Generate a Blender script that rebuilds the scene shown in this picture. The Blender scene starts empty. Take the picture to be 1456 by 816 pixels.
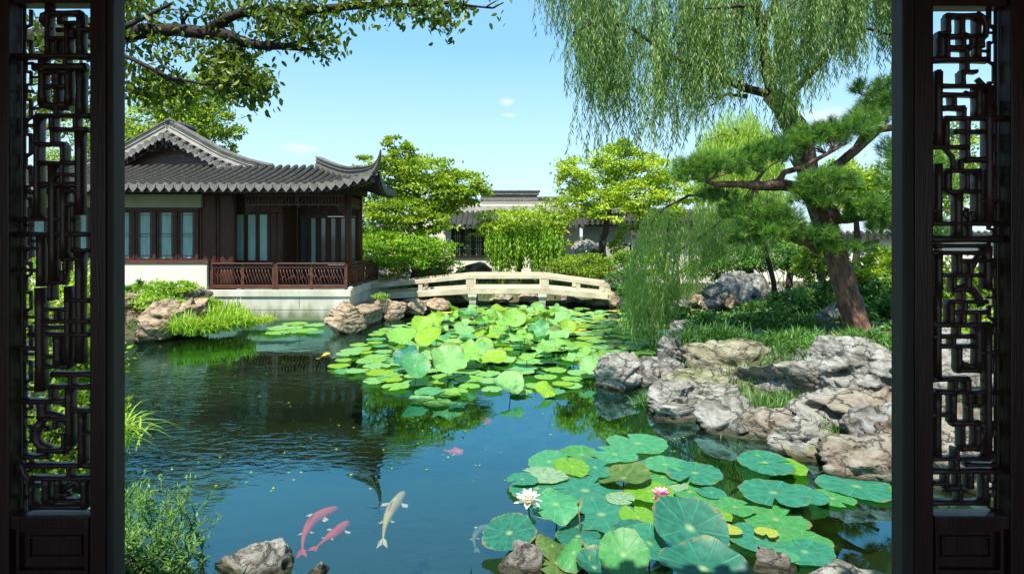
import bpy, bmesh, math, random
import numpy as np
from mathutils import Vector, Matrix, noise
R = math.radians
PI = math.pi
random.seed(7)
rng = np.random.default_rng(11)
scene = bpy.context.scene
COL = scene.collection

# ------------------------------------------------------------ camera
F, CX, HY, CZ = 850.0, 728.0, 335.0, 2.6
cam_d = bpy.data.cameras.new('camera')
cam = bpy.data.objects.new('camera', cam_d); COL.objects.link(cam)
cam.location = (0, 0, CZ); cam.rotation_euler = (R(90), 0, 0)
cam_d.sensor_width = 36; cam_d.lens = F / 1456 * 36
cam_d.shift_y = -(408 - HY) / 1456
cam_d.clip_start = 0.05; cam_d.clip_end = 3000
scene.camera = cam

# ------------------------------------------------------------ sky, sun, exposure
SUN_EL, SUN_AZ = R(61), R(200)        # azimuth of the sun, clockwise from +Y
world = bpy.data.worlds.new('World'); scene.world = world; world.use_nodes = True
wn, wl = world.node_tree.nodes, world.node_tree.links
bg = wn['Background']; bg.inputs[1].default_value = 0.10
sky = wn.new('ShaderNodeTexSky'); sky.sky_type = 'NISHITA'; sky.sun_disc = False
sky.sun_elevation = SUN_EL; sky.sun_rotation = SUN_AZ
sky.air_density = 1.0; sky.dust_density = 0.3; sky.ozone_density = 1.6
tint = wn.new('ShaderNodeMixRGB'); tint.blend_type = 'MULTIPLY'; tint.inputs[0].default_value = 1
tint.inputs[2].default_value = (0.62, 0.98, 1.06, 1)
wl.new(sky.outputs[0], tint.inputs[1])
# small wispy clouds, by direction
tc = wn.new('ShaderNodeTexCoord')
nz = wn.new('ShaderNodeTexNoise'); nz.inputs['Scale'].default_value = 22; nz.inputs['Detail'].default_value = 6
mp0 = wn.new('ShaderNodeMapping'); mp0.inputs['Scale'].default_value = (1, 1, 4)
wl.new(tc.outputs['Generated'], mp0.inputs[0]); wl.new(mp0.outputs[0], nz.inputs[0])
acc = None
for (px, py, sx, sy, tiltc) in ((428, 211, 30, 8.5, 0), (721, 145, 13, 7, 0), (723, 164, 13, 3.5, 0), (816, 24, 19, 9, 0), (1175, 168, 40, 20, 0)):
    dv = Vector(((px - CX) / F, 1, (HY - py) / F)).normalized()
    sub = wn.new('ShaderNodeVectorMath'); sub.operation = 'SUBTRACT'; sub.inputs[1].default_value = dv
    wl.new(tc.outputs['Generated'], sub.inputs[0])
    sc = wn.new('ShaderNodeVectorMath'); sc.operation = 'MULTIPLY'
    sc.inputs[1].default_value = (F / sx, F / sx, F / sy)
    wl.new(sub.outputs[0], sc.inputs[0])
    ln = wn.new('ShaderNodeVectorMath'); ln.operation = 'LENGTH'; wl.new(sc.outputs[0], ln.inputs[0])
    mr = wn.new('ShaderNodeMapRange'); mr.inputs[1].default_value = 1.5; mr.inputs[2].default_value = 0.0
    wl.new(ln.outputs['Value'], mr.inputs[0])
    if acc is None: acc = mr
    else:
        mx = wn.new('ShaderNodeMath'); mx.operation = 'MAXIMUM'
        wl.new(acc.outputs[0], mx.inputs[0]); wl.new(mr.outputs[0], mx.inputs[1]); acc = mx
ad = wn.new('ShaderNodeMath'); ad.operation = 'ADD'; wl.new(acc.outputs[0], ad.inputs[0]); wl.new(nz.outputs[0], ad.inputs[1])
cr = wn.new('ShaderNodeMapRange'); cr.inputs[1].default_value = 0.85; cr.inputs[2].default_value = 1.65
cr.inputs[4].default_value = 0.9
wl.new(ad.outputs[0], cr.inputs[0])
hz = wn.new('ShaderNodeMixRGB'); hz.inputs[0].default_value = .5; hz.inputs[2].default_value = (2.3, 4.5, 6.8, 1)
wl.new(tint.outputs[0], hz.inputs[1])
cm = wn.new('ShaderNodeMixRGB'); cm.inputs[2].default_value = (5.2, 5.4, 5.5, 1)
wl.new(cr.outputs[0], cm.inputs[0]); sz_ = wn.new('ShaderNodeSeparateXYZ'); wl.new(tc.outputs['Generated'], sz_.inputs[0])
hr = wn.new('ShaderNodeMapRange'); hr.inputs[1].default_value = .30; hr.inputs[2].default_value = 0.0; hr.inputs[4].default_value = .85; wl.new(sz_.outputs['Z'], hr.inputs[0])
hm_ = wn.new('ShaderNodeMixRGB'); hm_.inputs[2].default_value = (4.3, 5.2, 5.5, 1); wl.new(hr.outputs[0], hm_.inputs[0]); wl.new(hz.outputs[0], hm_.inputs[1])
wl.new(hm_.outputs[0], cm.inputs[1]); wl.new(cm.outputs[0], bg.inputs[0])

sun_d = bpy.data.lights.new('sun', 'SUN'); sun = bpy.data.objects.new('sun', sun_d); COL.objects.link(sun)
sun_d.energy = 4.8; sun_d.angle = R(0.6); sun_d.color = (1.0, 0.94, 0.84)
sdir = Vector((math.sin(SUN_AZ) * math.cos(SUN_EL), math.cos(SUN_AZ) * math.cos(SUN_EL), math.sin(SUN_EL)))
sun.rotation_euler = sdir.to_track_quat('Z', 'Y').to_euler()
sun.location = (0, 0, 30)
scene.view_settings.view_transform = 'Standard'; scene.view_settings.look = 'None'
scene.view_settings.exposure = 1.05; scene.view_settings.gamma = 1
scene.render.engine = 'CYCLES'
scene.cycles.transparent_max_bounces = 16

# ------------------------------------------------------------ helpers
def P(px, py, d):
    return Vector(((px - CX) / F * d, d, CZ + (HY - py) / F * d))
def WP(px, py, z=0.0):
    d = (CZ - z) * F / (py - HY)
    return Vector(((px - CX) / F * d, d, z))

def prop(o, label=None, cat=None, group=None, kind=None):
    if label: o['label'] = label
    if cat: o['category'] = cat
    if group: o['group'] = group
    if kind: o['kind'] = kind
    return o
def empty(name, loc, label, cat, group=None):
    o = bpy.data.objects.new(name, None); COL.objects.link(o); o.location = loc
    o.empty_display_size = 0.1
    prop(o, label, cat, group)
    return o

class MB:
    """collects shapes (world coordinates), links them as one mesh object"""
    def __init__(s): s.v = []; s.f = []; s.sm = []
    def add(s, vs, fs, smooth=False):
        n = len(s.v); s.v += [tuple(v) for v in vs]
        s.f += [tuple(i + n for i in f) for f in fs]; s.sm += [smooth] * len(fs)
    def box(s, x0, x1, y0, y1, z0, z1):
        s.add([(x0,y0,z0),(x1,y0,z0),(x1,y1,z0),(x0,y1,z0),(x0,y0,z1),(x1,y0,z1),(x1,y1,z1),(x0,y1,z1)],
              [(0,3,2,1),(4,5,6,7),(0,1,5,4),(1,2,6,5),(2,3,7,6),(3,0,4,7)])
    def bar(s, a, b, w, h, up=Vector((0,0,1)), taper=1.0):
        a = Vector(a); b = Vector(b); t = (b - a).normalized()
        u = t.cross(up)
        if u.length < 1e-4: u = t.cross(Vector((0,1,0)))
        u.normalize(); n = u.cross(t)
        vs = []
        for p, k in ((a, 1), (b, taper)):
            for (i, j) in ((-1,-1),(1,-1),(1,1),(-1,1)):
                vs.append(p + u * (w * .5 * i * k) + n * (h * .5 * j * k))
        s.add(vs, [(0,1,2,3),(7,6,5,4),(0,4,5,1),(1,5,6,2),(2,6,7,3),(3,7,4,0)])
    def tube(s, pts, rad, n=8, cap=True, bump=0.0, smooth=True):
        pts = [Vector(p) for p in pts]
        if not hasattr(rad, '__len__'): rad = [rad] * len(pts)
        vs = []; ref = Vector((0.13, 0.97, 0.21))
        for i, p in enumerate(pts):
            t = (pts[min(i+1, len(pts)-1)] - pts[max(i-1, 0)])
            if t.length < 1e-6: t = Vector((0,0,1))
            t.normalize(); u = t.cross(ref)
            if u.length < 0.1: u = t.cross(Vector((1,0,0)))
            u.normalize(); w = u.cross(t)
            for k in range(n):
                a = 2*PI*k/n; r = rad[i]
                if bump: r *= 1 + bump * noise.noise(Vector((p.x*3+k*1.7, p.y*3, p.z*3)))
                vs.append(p + (u*math.cos(a) + w*math.sin(a))*r)
        fs = []
        for i in range(len(pts)-1):
            for k in range(n):
                k2 = (k+1) % n
                fs.append((i*n+k, i*n+k2, (i+1)*n+k2, (i+1)*n+k))
        if cap:
            fs.append(tuple(range(n-1, -1, -1))); fs.append(tuple((len(pts)-1)*n + k for k in range(n)))
        s.add(vs, fs, smooth)
    def sweep(s, path, prof, side, up_of=None, closed=True):
        """profile (a,b) swept along path; a along 'side', b along the in-plane normal"""
        side = Vector(side).normalized(); m = len(prof); vs = []
        for i, p in enumerate(path):
            t = (Vector(path[min(i+1,len(path)-1)]) - Vector(path[max(i-1,0)])).normalized()
            nn = t.cross(side)
            if nn.z < 0: nn = -nn
            nn.normalize()
            for (a, b) in prof: vs.append(Vector(p) + side*a + nn*b)
        fs = []
        for i in range(len(path)-1):
            for k in range(m if closed else m-1):
                k2 = (k+1) % m
                fs.append((i*m+k, i*m+k2, (i+1)*m+k2, (i+1)*m+k))
        if closed:
            fs.append(tuple(range(m-1,-1,-1))); fs.append(tuple((len(path)-1)*m+k for k in range(m)))
        s.add(vs, fs)
    def build(s, name, mat, parent=None, bevel=0.0):
        me = bpy.data.meshes.new(name)
        off = Vector((0,0,0))
        if parent is None and s.v:
            a = np.array(s.v); off = Vector((float(a[:,0].mean()), float(a[:,1].mean()), float(a[:,2].min())))
        else:
            p = parent
            while p is not None: off += Vector(p.location); p = p.parent
        me.from_pydata([(v[0]-off.x, v[1]-off.y, v[2]-off.z) for v in s.v], [], s.f); me.update()
        me.polygons.foreach_set('use_smooth', s.sm)
        me.materials.append(mat)
        o = bpy.data.objects.new(name, me); COL.objects.link(o)
        if parent is not None: o.parent = parent
        else: o.location = off
        if bevel:
            bm = bmesh.new(); bm.from_mesh(me); bmesh.ops.recalc_face_normals(bm, faces=bm.faces[:]); bm.to_mesh(me); bm.free()
            b = o.modifiers.new('bevel', 'BEVEL'); b.width = bevel; b.segments = 2; b.limit_method = 'ANGLE'
        return o

def np_mesh(name, V, Fc, mat, parent=None, tone=None, smooth=False, loc=None):
    """V (N,3), Fc (M,k) arrays; tone per vertex"""
    me = bpy.data.meshes.new(name)
    off = np.zeros(3)
    if loc is not None: off = np.array(loc, float)
    elif parent is not None:
        p = parent
        while p is not None: off += np.array(p.location); p = p.parent
    else: off = np.array([V[:,0].mean(), V[:,1].mean(), V[:,2].min()])
    V = V - off
    M, k = Fc.shape
    me.vertices.add(len(V)); me.vertices.foreach_set('co', V.astype(np.float32).ravel())
    me.loops.add(M*k); me.loops.foreach_set('vertex_index', Fc.astype(np.int32).ravel())
    me.polygons.add(M); me.polygons.foreach_set('loop_start', np.arange(0, M*k, k, dtype=np.int32))
    me.polygons.foreach_set('use_smooth', np.full(M, smooth))
    me.update(calc_edges=True)
    if tone is not None:
        at = me.attributes.new('tone', 'FLOAT', 'POINT'); at.data.foreach_set('value', tone.astype(np.float32))
    me.materials.append(mat)
    o = bpy.data.objects.new(name, me); COL.objects.link(o)
    if parent is not None: o.parent = parent
    else: o.location = off
    return o

TPL = {
 'diamond': (np.array([(0,0,0),(.42,-.26,.05),(1,0,-.02),(.42,.26,.05)]), np.array([(0,1,2,3)])),
 'oval': (np.array([(0,0,0),(.3,-.24,.06),(.72,-.2,.04),(1,0,-.06),(.72,.2,.04),(.3,.24,.06),(.5,0,-.03)]),
          np.array([(0,1,2,6),(6,2,3,6),(0,6,4,5),(6,6,3,4)])),
 'slim': (np.array([(0,0,0),(.4,-.075,.02),(1,0,0),(.4,.075,.02)]), np.array([(0,1,2,3)])),
 'needle': (np.array([(0,-.02,0),(0,.02,0),(1,0.008,0),(1,-.008,0)]), np.array([(0,1,2,3)])),
}
TPL['oval'] = (TPL['oval'][0], np.array([(0,1,2,6),(0,6,4,5),(6,2,3,4)]))
def norm(a): return a / np.maximum(np.linalg.norm(a, axis=1, keepdims=True), 1e-9)
def leaves(kind, pos, fwd, nrm, scale, tone):
    tv, tf = TPL[kind]; n = len(pos)
    fwd = norm(fwd); side = norm(np.cross(nrm, fwd)); up = np.cross(fwd, side)
    V = (pos[:,None,:] + (tv[None,:,0:1]*fwd[:,None,:] + tv[None,:,1:2]*side[:,None,:] + tv[None,:,2:3]*up[:,None,:]) * scale[:,None,None]).reshape(-1,3)
    Fc = (tf[None] + (np.arange(n)*len(tv))[:,None,None]).reshape(-1, tf.shape[1])
    return V, Fc, np.repeat(tone, len(tv))
def join(parts):
    Vs, Fs, Ts = [], [], []; o = 0
    for V, Fc, T in parts: Vs.append(V); Fs.append(Fc+o); Ts.append(T); o += len(V)
    return np.concatenate(Vs), np.concatenate(Fs), np.concatenate(Ts)

# ------------------------------------------------------------ materials
def new_mat(name):
    m = bpy.data.materials.new(name); m.use_nodes = True
    return m, m.node_tree.nodes, m.node_tree.links, m.node_tree.nodes['Principled BSDF']
def surf(name, c1, c2=None, scale=4, rough=.7, bump=.2, bscale=None, stretch=(1,1,1), spec=.4, detail=8, c3=None, bdist=.02, c3pos=.72):
    m, N, L, b = new_mat(name)
    c2 = c2 or tuple(x*.7 for x in c1)
    t = N.new('ShaderNodeTexCoord'); mp = N.new('ShaderNodeMapping'); mp.inputs['Scale'].default_value = stretch
    L.new(t.outputs['Object'], mp.inputs[0])
    n = N.new('ShaderNodeTexNoise'); n.inputs['Scale'].default_value = scale; n.inputs['Detail'].default_value = detail; n.inputs['Roughness'].default_value = .62
    L.new(mp.outputs[0], n.inputs[0])
    r = N.new('ShaderNodeValToRGB'); r.color_ramp.elements[0].position = .32; r.color_ramp.elements[1].position = .66
    r.color_ramp.elements[0].color = (*c2, 1); r.color_ramp.elements[1].color = (*c1, 1)
    if c3: e = r.color_ramp.elements.new(c3pos); e.color = (*c3, 1)
    L.new(n.outputs[0], r.inputs[0]); L.new(r.outputs[0], b.inputs['Base Color'])
    b.inputs['Roughness'].default_value = rough; b.inputs['Specular IOR Level'].default_value = spec
    n2 = N.new('ShaderNodeTexNoise'); n2.inputs['Scale'].default_value = bscale or scale*4; n2.inputs['Detail'].default_value = 10
    L.new(mp.outputs[0], n2.inputs[0])
    bp = N.new('ShaderNodeBump'); bp.inputs['Strength'].default_value = bump; bp.inputs['Distance'].default_value = bdist
    L.new(n2.outputs[0], bp.inputs['Height']); L.new(bp.outputs[0], b.inputs['Normal'])
    return m
def rock_mat(name, cl, cd, cs, moss=0.0):
    m, N, L, b = new_mat(name)
    t = N.new('ShaderNodeTexCoord')
    n1 = N.new('ShaderNodeTexNoise'); n1.inputs['Scale'].default_value = 2.6; n1.inputs['Detail'].default_value = 12; n1.inputs['Roughness'].default_value = .7; n1.inputs['Distortion'].default_value = .8
    mp = N.new('ShaderNodeMapping'); mp.inputs['Scale'].default_value = (1, 1, 2.0); L.new(t.outputs['Object'], mp.inputs[0]); L.new(mp.outputs[0], n1.inputs[0])
    r = N.new('ShaderNodeValToRGB'); E = r.color_ramp.elements
    E[0].position = .3; E[0].color = (*cd, 1); E[1].position = .62; E[1].color = (*cl, 1)
    e = E.new(.46); e.color = (*cs, 1)
    L.new(n1.outputs[0], r.inputs[0])
    # dark veins and pits
    v = N.new('ShaderNodeTexVoronoi'); v.feature = 'DISTANCE_TO_EDGE'; v.inputs['Scale'].default_value = 2.2
    ds = N.new('ShaderNodeMixRGB'); ds.blend_type = 'LINEAR_LIGHT'; ds.inputs[0].default_value = .28
    L.new(mp.outputs[0], ds.inputs[1]); L.new(n1.outputs['Color'], ds.inputs[2]); L.new(ds.outputs[0], v.inputs[0])
    vr = N.new('ShaderNodeMapRange'); vr.inputs[1].default_value = 0; vr.inputs[2].default_value = .035; L.new(v.outputs[0], vr.inputs[0])
    mx = N.new('ShaderNodeMixRGB'); mx.blend_type = 'MULTIPLY'; mx.inputs[0].default_value = .38
    vc = N.new('ShaderNodeValToRGB'); vc.color_ramp.elements[0].color = (.25,.22,.18,1); L.new(vr.outputs[0], vc.inputs[0])
    L.new(r.outputs[0], mx.inputs[1]); L.new(vc.outputs[0], mx.inputs[2])
    last = mx
    if moss:
        g = N.new('ShaderNodeNewGeometry'); sx = N.new('ShaderNodeSeparateXYZ'); L.new(g.outputs['Normal'], sx.inputs[0])
        n3 = N.new('ShaderNodeTexNoise'); n3.inputs['Scale'].default_value = 5; n3.inputs['Detail'].default_value = 8; L.new(t.outputs['Object'], n3.inputs[0])
        ml = N.new('ShaderNodeMath'); ml.operation = 'MULTIPLY'; L.new(sx.outputs['Z'], ml.inputs[0]); L.new(n3.outputs[0], ml.inputs[1])
        mr = N.new('ShaderNodeMapRange'); mr.inputs[1].default_value = .44; mr.inputs[2].default_value = .56; mr.inputs[4].default_value = moss; L.new(ml.outputs[0], mr.inputs[0])
        m2 = N.new('ShaderNodeMixRGB'); m2.inputs[2].default_value = (.09,.13,.03,1); L.new(mr.outputs[0], m2.inputs[0]); L.new(mx.outputs[0], m2.inputs[1]); last = m2
    gp = N.new('ShaderNodeNewGeometry'); sp_ = N.new('ShaderNodeSeparateXYZ'); L.new(gp.outputs['Position'], sp_.inputs[0])
    wz = N.new('ShaderNodeMath'); wz.operation = 'MULTIPLY_ADD'; wz.inputs[1].default_value = -.10; L.new(n1.outputs[0], wz.inputs[0]); L.new(sp_.outputs['Z'], wz.inputs[2])
    wr = N.new('ShaderNodeMapRange'); wr.inputs[1].default_value = -.01; wr.inputs[2].default_value = .05; L.new(wz.outputs[0], wr.inputs[0])
    wc = N.new('ShaderNodeValToRGB'); wc.color_ramp.elements[0].color = (.22,.22,.16,1); L.new(wr.outputs[0], wc.inputs[0])
    wm = N.new('ShaderNodeMixRGB'); wm.blend_type = 'MULTIPLY'; wm.inputs[0].default_value = 1; L.new(last.outputs[0], wm.inputs[1]); L.new(wc.outputs[0], wm.inputs[2]); last = wm
    L.new(last.outputs[0], b.inputs['Base Color']); b.inputs['Roughness'].default_value = .85; b.inputs['Specular IOR Level'].default_value = .25
    n2 = N.new('ShaderNodeTexNoise'); n2.inputs['Scale'].default_value = 9; n2.inputs['Detail'].default_value = 12; n2.inputs['Roughness'].default_value = .7; L.new(mp.outputs[0], n2.inputs[0])
    am = N.new('ShaderNodeMath'); am.operation = 'MULTIPLY_ADD'; am.inputs[1].default_value = .5; L.new(vr.outputs[0], am.inputs[0]); L.new(n2.outputs[0], am.inputs[2])
    bp = N.new('ShaderNodeBump'); bp.inputs['Strength'].default_value = 1.0; bp.inputs['Distance'].default_value = .07
    L.new(am.outputs[0], bp.inputs['Height']); L.new(bp.outputs[0], b.inputs['Normal'])
    return m
def leaf_mat(name, dark, mid, light, trans=.35, rough=.45):
    m, N, L, b = new_mat(name)
    a = N.new('ShaderNodeAttribute'); a.attribute_name = 'tone'
    r = N.new('ShaderNodeValToRGB'); E = r.color_ramp.elements
    E[0].position = .05; E[0].color = (*dark,1); E[1].position = .95; E[1].color = (*light,1); e = E.new(.5); e.color = (*mid,1)
    L.new(a.outputs['Fac'], r.inputs[0]); L.new(r.outputs[0], b.inputs['Base Color'])
    b.inputs['Roughness'].default_value = rough; b.inputs['Specular IOR Level'].default_value = .35
    tr = N.new('ShaderNodeBsdfTranslucent')
    hs = N.new('ShaderNodeMixRGB'); hs.blend_type = 'MULTIPLY'; hs.inputs[0].default_value = 1; hs.inputs[2].default_value = (1.5,1.35,.45,1)
    L.new(r.outputs[0], hs.inputs[1]); L.new(hs.outputs[0], tr.inputs[0])
    mx = N.new('ShaderNodeMixShader'); mx.inputs[0].default_value = trans
    L.new(b.outputs[0], mx.inputs[1]); L.new(tr.outputs[0], mx.inputs[2]); L.new(mx.outputs[0], N['Material Output'].inputs[0])
    return m

M = {}
M['plaster'] = surf('white_plaster', (.64,.61,.53), (.58,.545,.46), 1.2, .9, .08)
M['plaster_grey'] = surf('aged_plaster', (.42,.42,.36), (.26,.26,.22), 1.5, .9, .15)
M['beige'] = surf('beige_board', (.27,.27,.19), (.22,.22,.15), 2, .7, .05)
M['plinth'] = surf('pale_granite', (.56,.545,.47), (.36,.35,.28), 1.6, .75, .1, stretch=(1,1,.45), bscale=60, c3=(.48,.46,.38))
M['bridge'] = surf('cream_granite', (.56,.49,.36), (.36,.31,.22), 2, .8, .15, bscale=50, c3=(.60,.53,.41))
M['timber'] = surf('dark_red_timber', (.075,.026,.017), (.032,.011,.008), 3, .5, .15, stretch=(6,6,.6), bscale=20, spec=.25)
M['timber_red'] = surf('reddish_timber', (.105,.042,.028), (.055,.022,.015), 3, .4, .15, stretch=(1,4,4), bscale=20)
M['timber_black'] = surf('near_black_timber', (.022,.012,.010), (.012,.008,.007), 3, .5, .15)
M['tile'] = surf('grey_clay_tile', (.055,.055,.048), (.018,.019,.016), 9, .85, .5, bscale=25, c3=(.13,.13,.112), spec=.2, c3pos=.7)
M['tile_pale'] = surf('weathered_tile_end', (.17,.165,.148), (.085,.082,.074), 6, .85, .3, bscale=25, c3=(.23,.22,.195))
M['ridge'] = surf('lime_washed_ridge', (.44,.42,.36), (.27,.255,.22), 3, .9, .25, stretch=(1,1,1), c3=(.36,.34,.29))
M['ridge_dark'] = surf('dark_ridge_cap', (.15,.14,.125), (.075,.07,.065), 6, .85, .3)
M['curtain'] = surf('pale_green_curtain', (.30,.42,.39), (.18,.28,.26), 2.5, .6, .1, stretch=(6,1,.4))
m, N, L, b = new_mat('window_glass'); b.inputs['Base Color'].default_value = (.05,.07,.07,1); b.inputs['Roughness'].default_value = .06; b.inputs['Specular IOR Level'].default_value = .8; M['glass'] = m
M['door'] = surf('old_dark_rosewood', (.075,.026,.020), (.034,.012,.010), 2, .38, .35, stretch=(10,10,.5), bscale=16, spec=.5, bdist=.006)
M['door_lattice'] = surf('carved_dark_lattice', (.10,.048,.042), (.05,.025,.023), 3, .36, .3, bscale=14, spec=.55, bdist=.005)
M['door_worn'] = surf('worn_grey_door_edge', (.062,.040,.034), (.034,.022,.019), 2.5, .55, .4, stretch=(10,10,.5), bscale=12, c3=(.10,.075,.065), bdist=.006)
M['bark'] = surf('dark_bark', (.065,.048,.035), (.03,.022,.016), 6, .9, .8, stretch=(1,1,.35), bscale=16)
M['bark_pine'] = surf('reddish_pine_bark', (.24,.125,.08), (.05,.030,.022), 7, .9, 1.0, stretch=(1.6,1.6,.4), bscale=9, c3=(.32,.20,.14), bdist=.05)
M['bark_near'] = surf('nearly_black_bark', (.030,.022,.018), (.015,.011,.010), 8, .9, .8, bscale=20)
M['rock_white'] = rock_mat('pale_limestone', (.40,.395,.36), (.06,.057,.048), (.205,.197,.17), .35)
M['rock_tan'] = rock_mat('tan_limestone', (.44,.35,.24), (.10,.07,.045), (.30,.22,.14), .25)
M['rock_grey'] = rock_mat('blue_grey_limestone', (.33,.335,.33), (.05,.048,.044), (.17,.16,.14), .3)
M['rock_orange'] = rock_mat('orange_limestone', (.34,.315,.27), (.06,.05,.04), (.21,.17,.125), .2)
M['rock_green'] = rock_mat('lichened_limestone', (.36,.35,.26), (.08,.075,.05), (.22,.20,.13), .7)
M['ground'] = surf('mossy_earth', (.07,.085,.03), (.05,.04,.025), 1.2, .95, .5, c3=(.10,.12,.035))
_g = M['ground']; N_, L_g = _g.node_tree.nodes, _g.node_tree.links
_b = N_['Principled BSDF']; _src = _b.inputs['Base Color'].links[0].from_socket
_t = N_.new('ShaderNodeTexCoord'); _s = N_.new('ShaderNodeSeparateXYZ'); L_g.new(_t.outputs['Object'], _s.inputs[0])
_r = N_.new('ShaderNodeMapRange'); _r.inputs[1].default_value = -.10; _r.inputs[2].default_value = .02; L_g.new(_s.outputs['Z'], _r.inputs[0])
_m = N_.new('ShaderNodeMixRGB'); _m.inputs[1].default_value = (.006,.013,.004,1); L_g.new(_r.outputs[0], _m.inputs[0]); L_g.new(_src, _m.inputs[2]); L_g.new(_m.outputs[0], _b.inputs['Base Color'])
_p = M['plinth']; N_, L_g = _p.node_tree.nodes, _p.node_tree.links
_b = N_['Principled BSDF']; _src = _b.inputs['Base Color'].links[0].from_socket
_t = N_.new('ShaderNodeNewGeometry'); _s = N_.new('ShaderNodeSeparateXYZ'); L_g.new(_t.outputs['Position'], _s.inputs[0])
_mp = N_.new('ShaderNodeMapping'); _mp.inputs['Scale'].default_value = (3,3,.5); L_g.new(_t.outputs['Position'], _mp.inputs[0])
_n = N_.new('ShaderNodeTexNoise'); _n.inputs['Scale'].default_value = 1.5; _n.inputs['Detail'].default_value = 7; L_g.new(_mp.outputs[0], _n.inputs[0])
_a = N_.new('ShaderNodeMath'); _a.operation = 'MULTIPLY_ADD'; _a.inputs[1].default_value = -.7; L_g.new(_n.outputs[0], _a.inputs[0]); L_g.new(_s.outputs['Z'], _a.inputs[2])
_r = N_.new('ShaderNodeMapRange'); _r.inputs[1].default_value = -.30; _r.inputs[2].default_value = .10; L_g.new(_a.outputs[0], _r.inputs[0])
_m = N_.new('ShaderNodeMixRGB'); _m.inputs[1].default_value = (.13,.14,.07,1); L_g.new(_r.outputs[0], _m.inputs[0]); L_g.new(_src, _m.inputs[2]); L_g.new(_m.outputs[0], _b.inputs['Base Color'])
M['mud'] = surf('pond_mud', (.010,.020,.006), (.006,.012,.004), 1, .9, .3)
M['leaf_mid'] = leaf_mat('fresh_green_leaves', (.06,.13,.008), (.16,.28,.014), (.33,.46,.035))
M['leaf_layer'] = leaf_mat('vivid_green_leaves', (.045,.13,.008), (.125,.28,.012), (.27,.46,.025))
M['leaf_yellow'] = leaf_mat('yellow_green_leaves', (.13,.24,.015), (.29,.44,.025), (.48,.60,.05))
M['leaf_dark'] = leaf_mat('deep_green_leaves', (.025,.08,.014), (.06,.16,.028), (.12,.27,.05), .25)
M['leaf_near'] = leaf_mat('broad_tree_leaves', (.04,.075,.014), (.10,.17,.022), (.24,.31,.035), .45)
M['leaf_willow'] = leaf_mat('willow_leaves', (.050,.115,.022), (.12,.225,.045), (.27,.40,.11), .35)
M['leaf_willow_mid'] = leaf_mat('young_willow_leaves', (.06,.13,.03), (.14,.27,.06), (.28,.43,.12), .4)
M['leaf_willow_pale'] = leaf_mat('bright_willow_leaves', (.15,.28,.03), (.28,.45,.05), (.42,.60,.09), .4)
M['leaf_pine'] = leaf_mat('pine_needles', (.03,.10,.015), (.08,.21,.028), (.18,.34,.05), .2, .4)
M['leaf_grass'] = leaf_mat('grass_blades', (.10,.22,.02), (.23,.42,.035), (.40,.56,.08), .35)
M['leaf_grass_dark'] = leaf_mat('dark_grass_blades', (.030,.10,.022), (.07,.19,.04), (.18,.30,.09), .3)

# water
m, N, L, b = new_mat('pond_water')
N.remove(b); out = N['Material Output']
tcw = N.new('ShaderNodeTexCoord')
def wn_(scale, st, det=4, dist=0):
    mp = N.new('ShaderNodeMapping'); mp.inputs['Scale'].default_value = st; L.new(tcw.outputs['Object'], mp.inputs[0])
    n = N.new('ShaderNodeTexNoise'); n.inputs['Scale'].default_value = scale; n.inputs['Detail'].default_value = det; n.inputs['Distortion'].default_value = dist
    L.new(mp.outputs[0], n.inputs[0]); return n
w1 = wn_(5.5, (.8,1.5,1), 3, .5); w2 = wn_(.9, (1,1,1), 2)
# rippled band near the left and centre-left, calm elsewhere
pm = N.new('ShaderNodeMapping'); pm.inputs['Location'].default_value = (0,0,0); L.new(tcw.outputs['Object'], pm.inputs[0])
w3 = wn_(.28, (1,1.3,1), 3)
gx = N.new('ShaderNodeSeparateXYZ'); L.new(tcw.outputs['Object'], gx.inputs[0])
lx = N.new('ShaderNodeMapRange'); lx.inputs[1].default_value = .8; lx.inputs[2].default_value = -3.2; lx.inputs[3].default_value = .02; lx.inputs[4].default_value = 1; L.new(gx.outputs['X'], lx.inputs[0])
rm = N.new('ShaderNodeMapRange'); rm.inputs[1].default_value = .44; rm.inputs[2].default_value = .62; rm.inputs[3].default_value = .03; rm.inputs[4].default_value = 1; L.new(w3.outputs[0], rm.inputs[0])
mm = N.new('ShaderNodeMath'); mm.operation = 'MULTIPLY'; L.new(rm.outputs[0], mm.inputs[0]); L.new(lx.outputs[0], mm.inputs[1])
hm = N.new('ShaderNodeMath'); hm.operation = 'MULTIPLY'; L.new(w1.outputs[0], hm.inputs[0]); L.new(mm.outputs[0], hm.inputs[1])
h2 = N.new('ShaderNodeMath'); h2.operation = 'MULTIPLY_ADD'; h2.inputs[1].default_value = .12; L.new(w2.outputs[0], h2.inputs[0]); L.new(hm.outputs[0], h2.inputs[2])
bw = N.new('ShaderNodeBump'); bw.inputs['Strength'].default_value = .5; bw.inputs['Distance'].default_value = .032; L.new(h2.outputs[0], bw.inputs['Height'])
tr = N.new('ShaderNodeBsdfTransparent'); tr.inputs[0].default_value = (.75,.84,.70,1)
df = N.new('ShaderNodeBsdfDiffuse'); df.inputs[0].default_value = (.016,.024,.002,1)
mb = N.new('ShaderNodeMixShader'); mb.inputs[0].default_value = .25; L.new(tr.outputs[0], mb.inputs[1]); L.new(df.outputs[0], mb.inputs[2])
gl = N.new('ShaderNodeBsdfGlossy'); gl.inputs['Color'].default_value = (.42,.92,.98,1); gl.inputs['Roughness'].default_value = .015; L.new(bw.outputs[0], gl.inputs['Normal'])
fr = N.new('ShaderNodeFresnel'); fr.inputs[0].default_value = 1.7; L.new(bw.outputs[0], fr.inputs[1])
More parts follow.
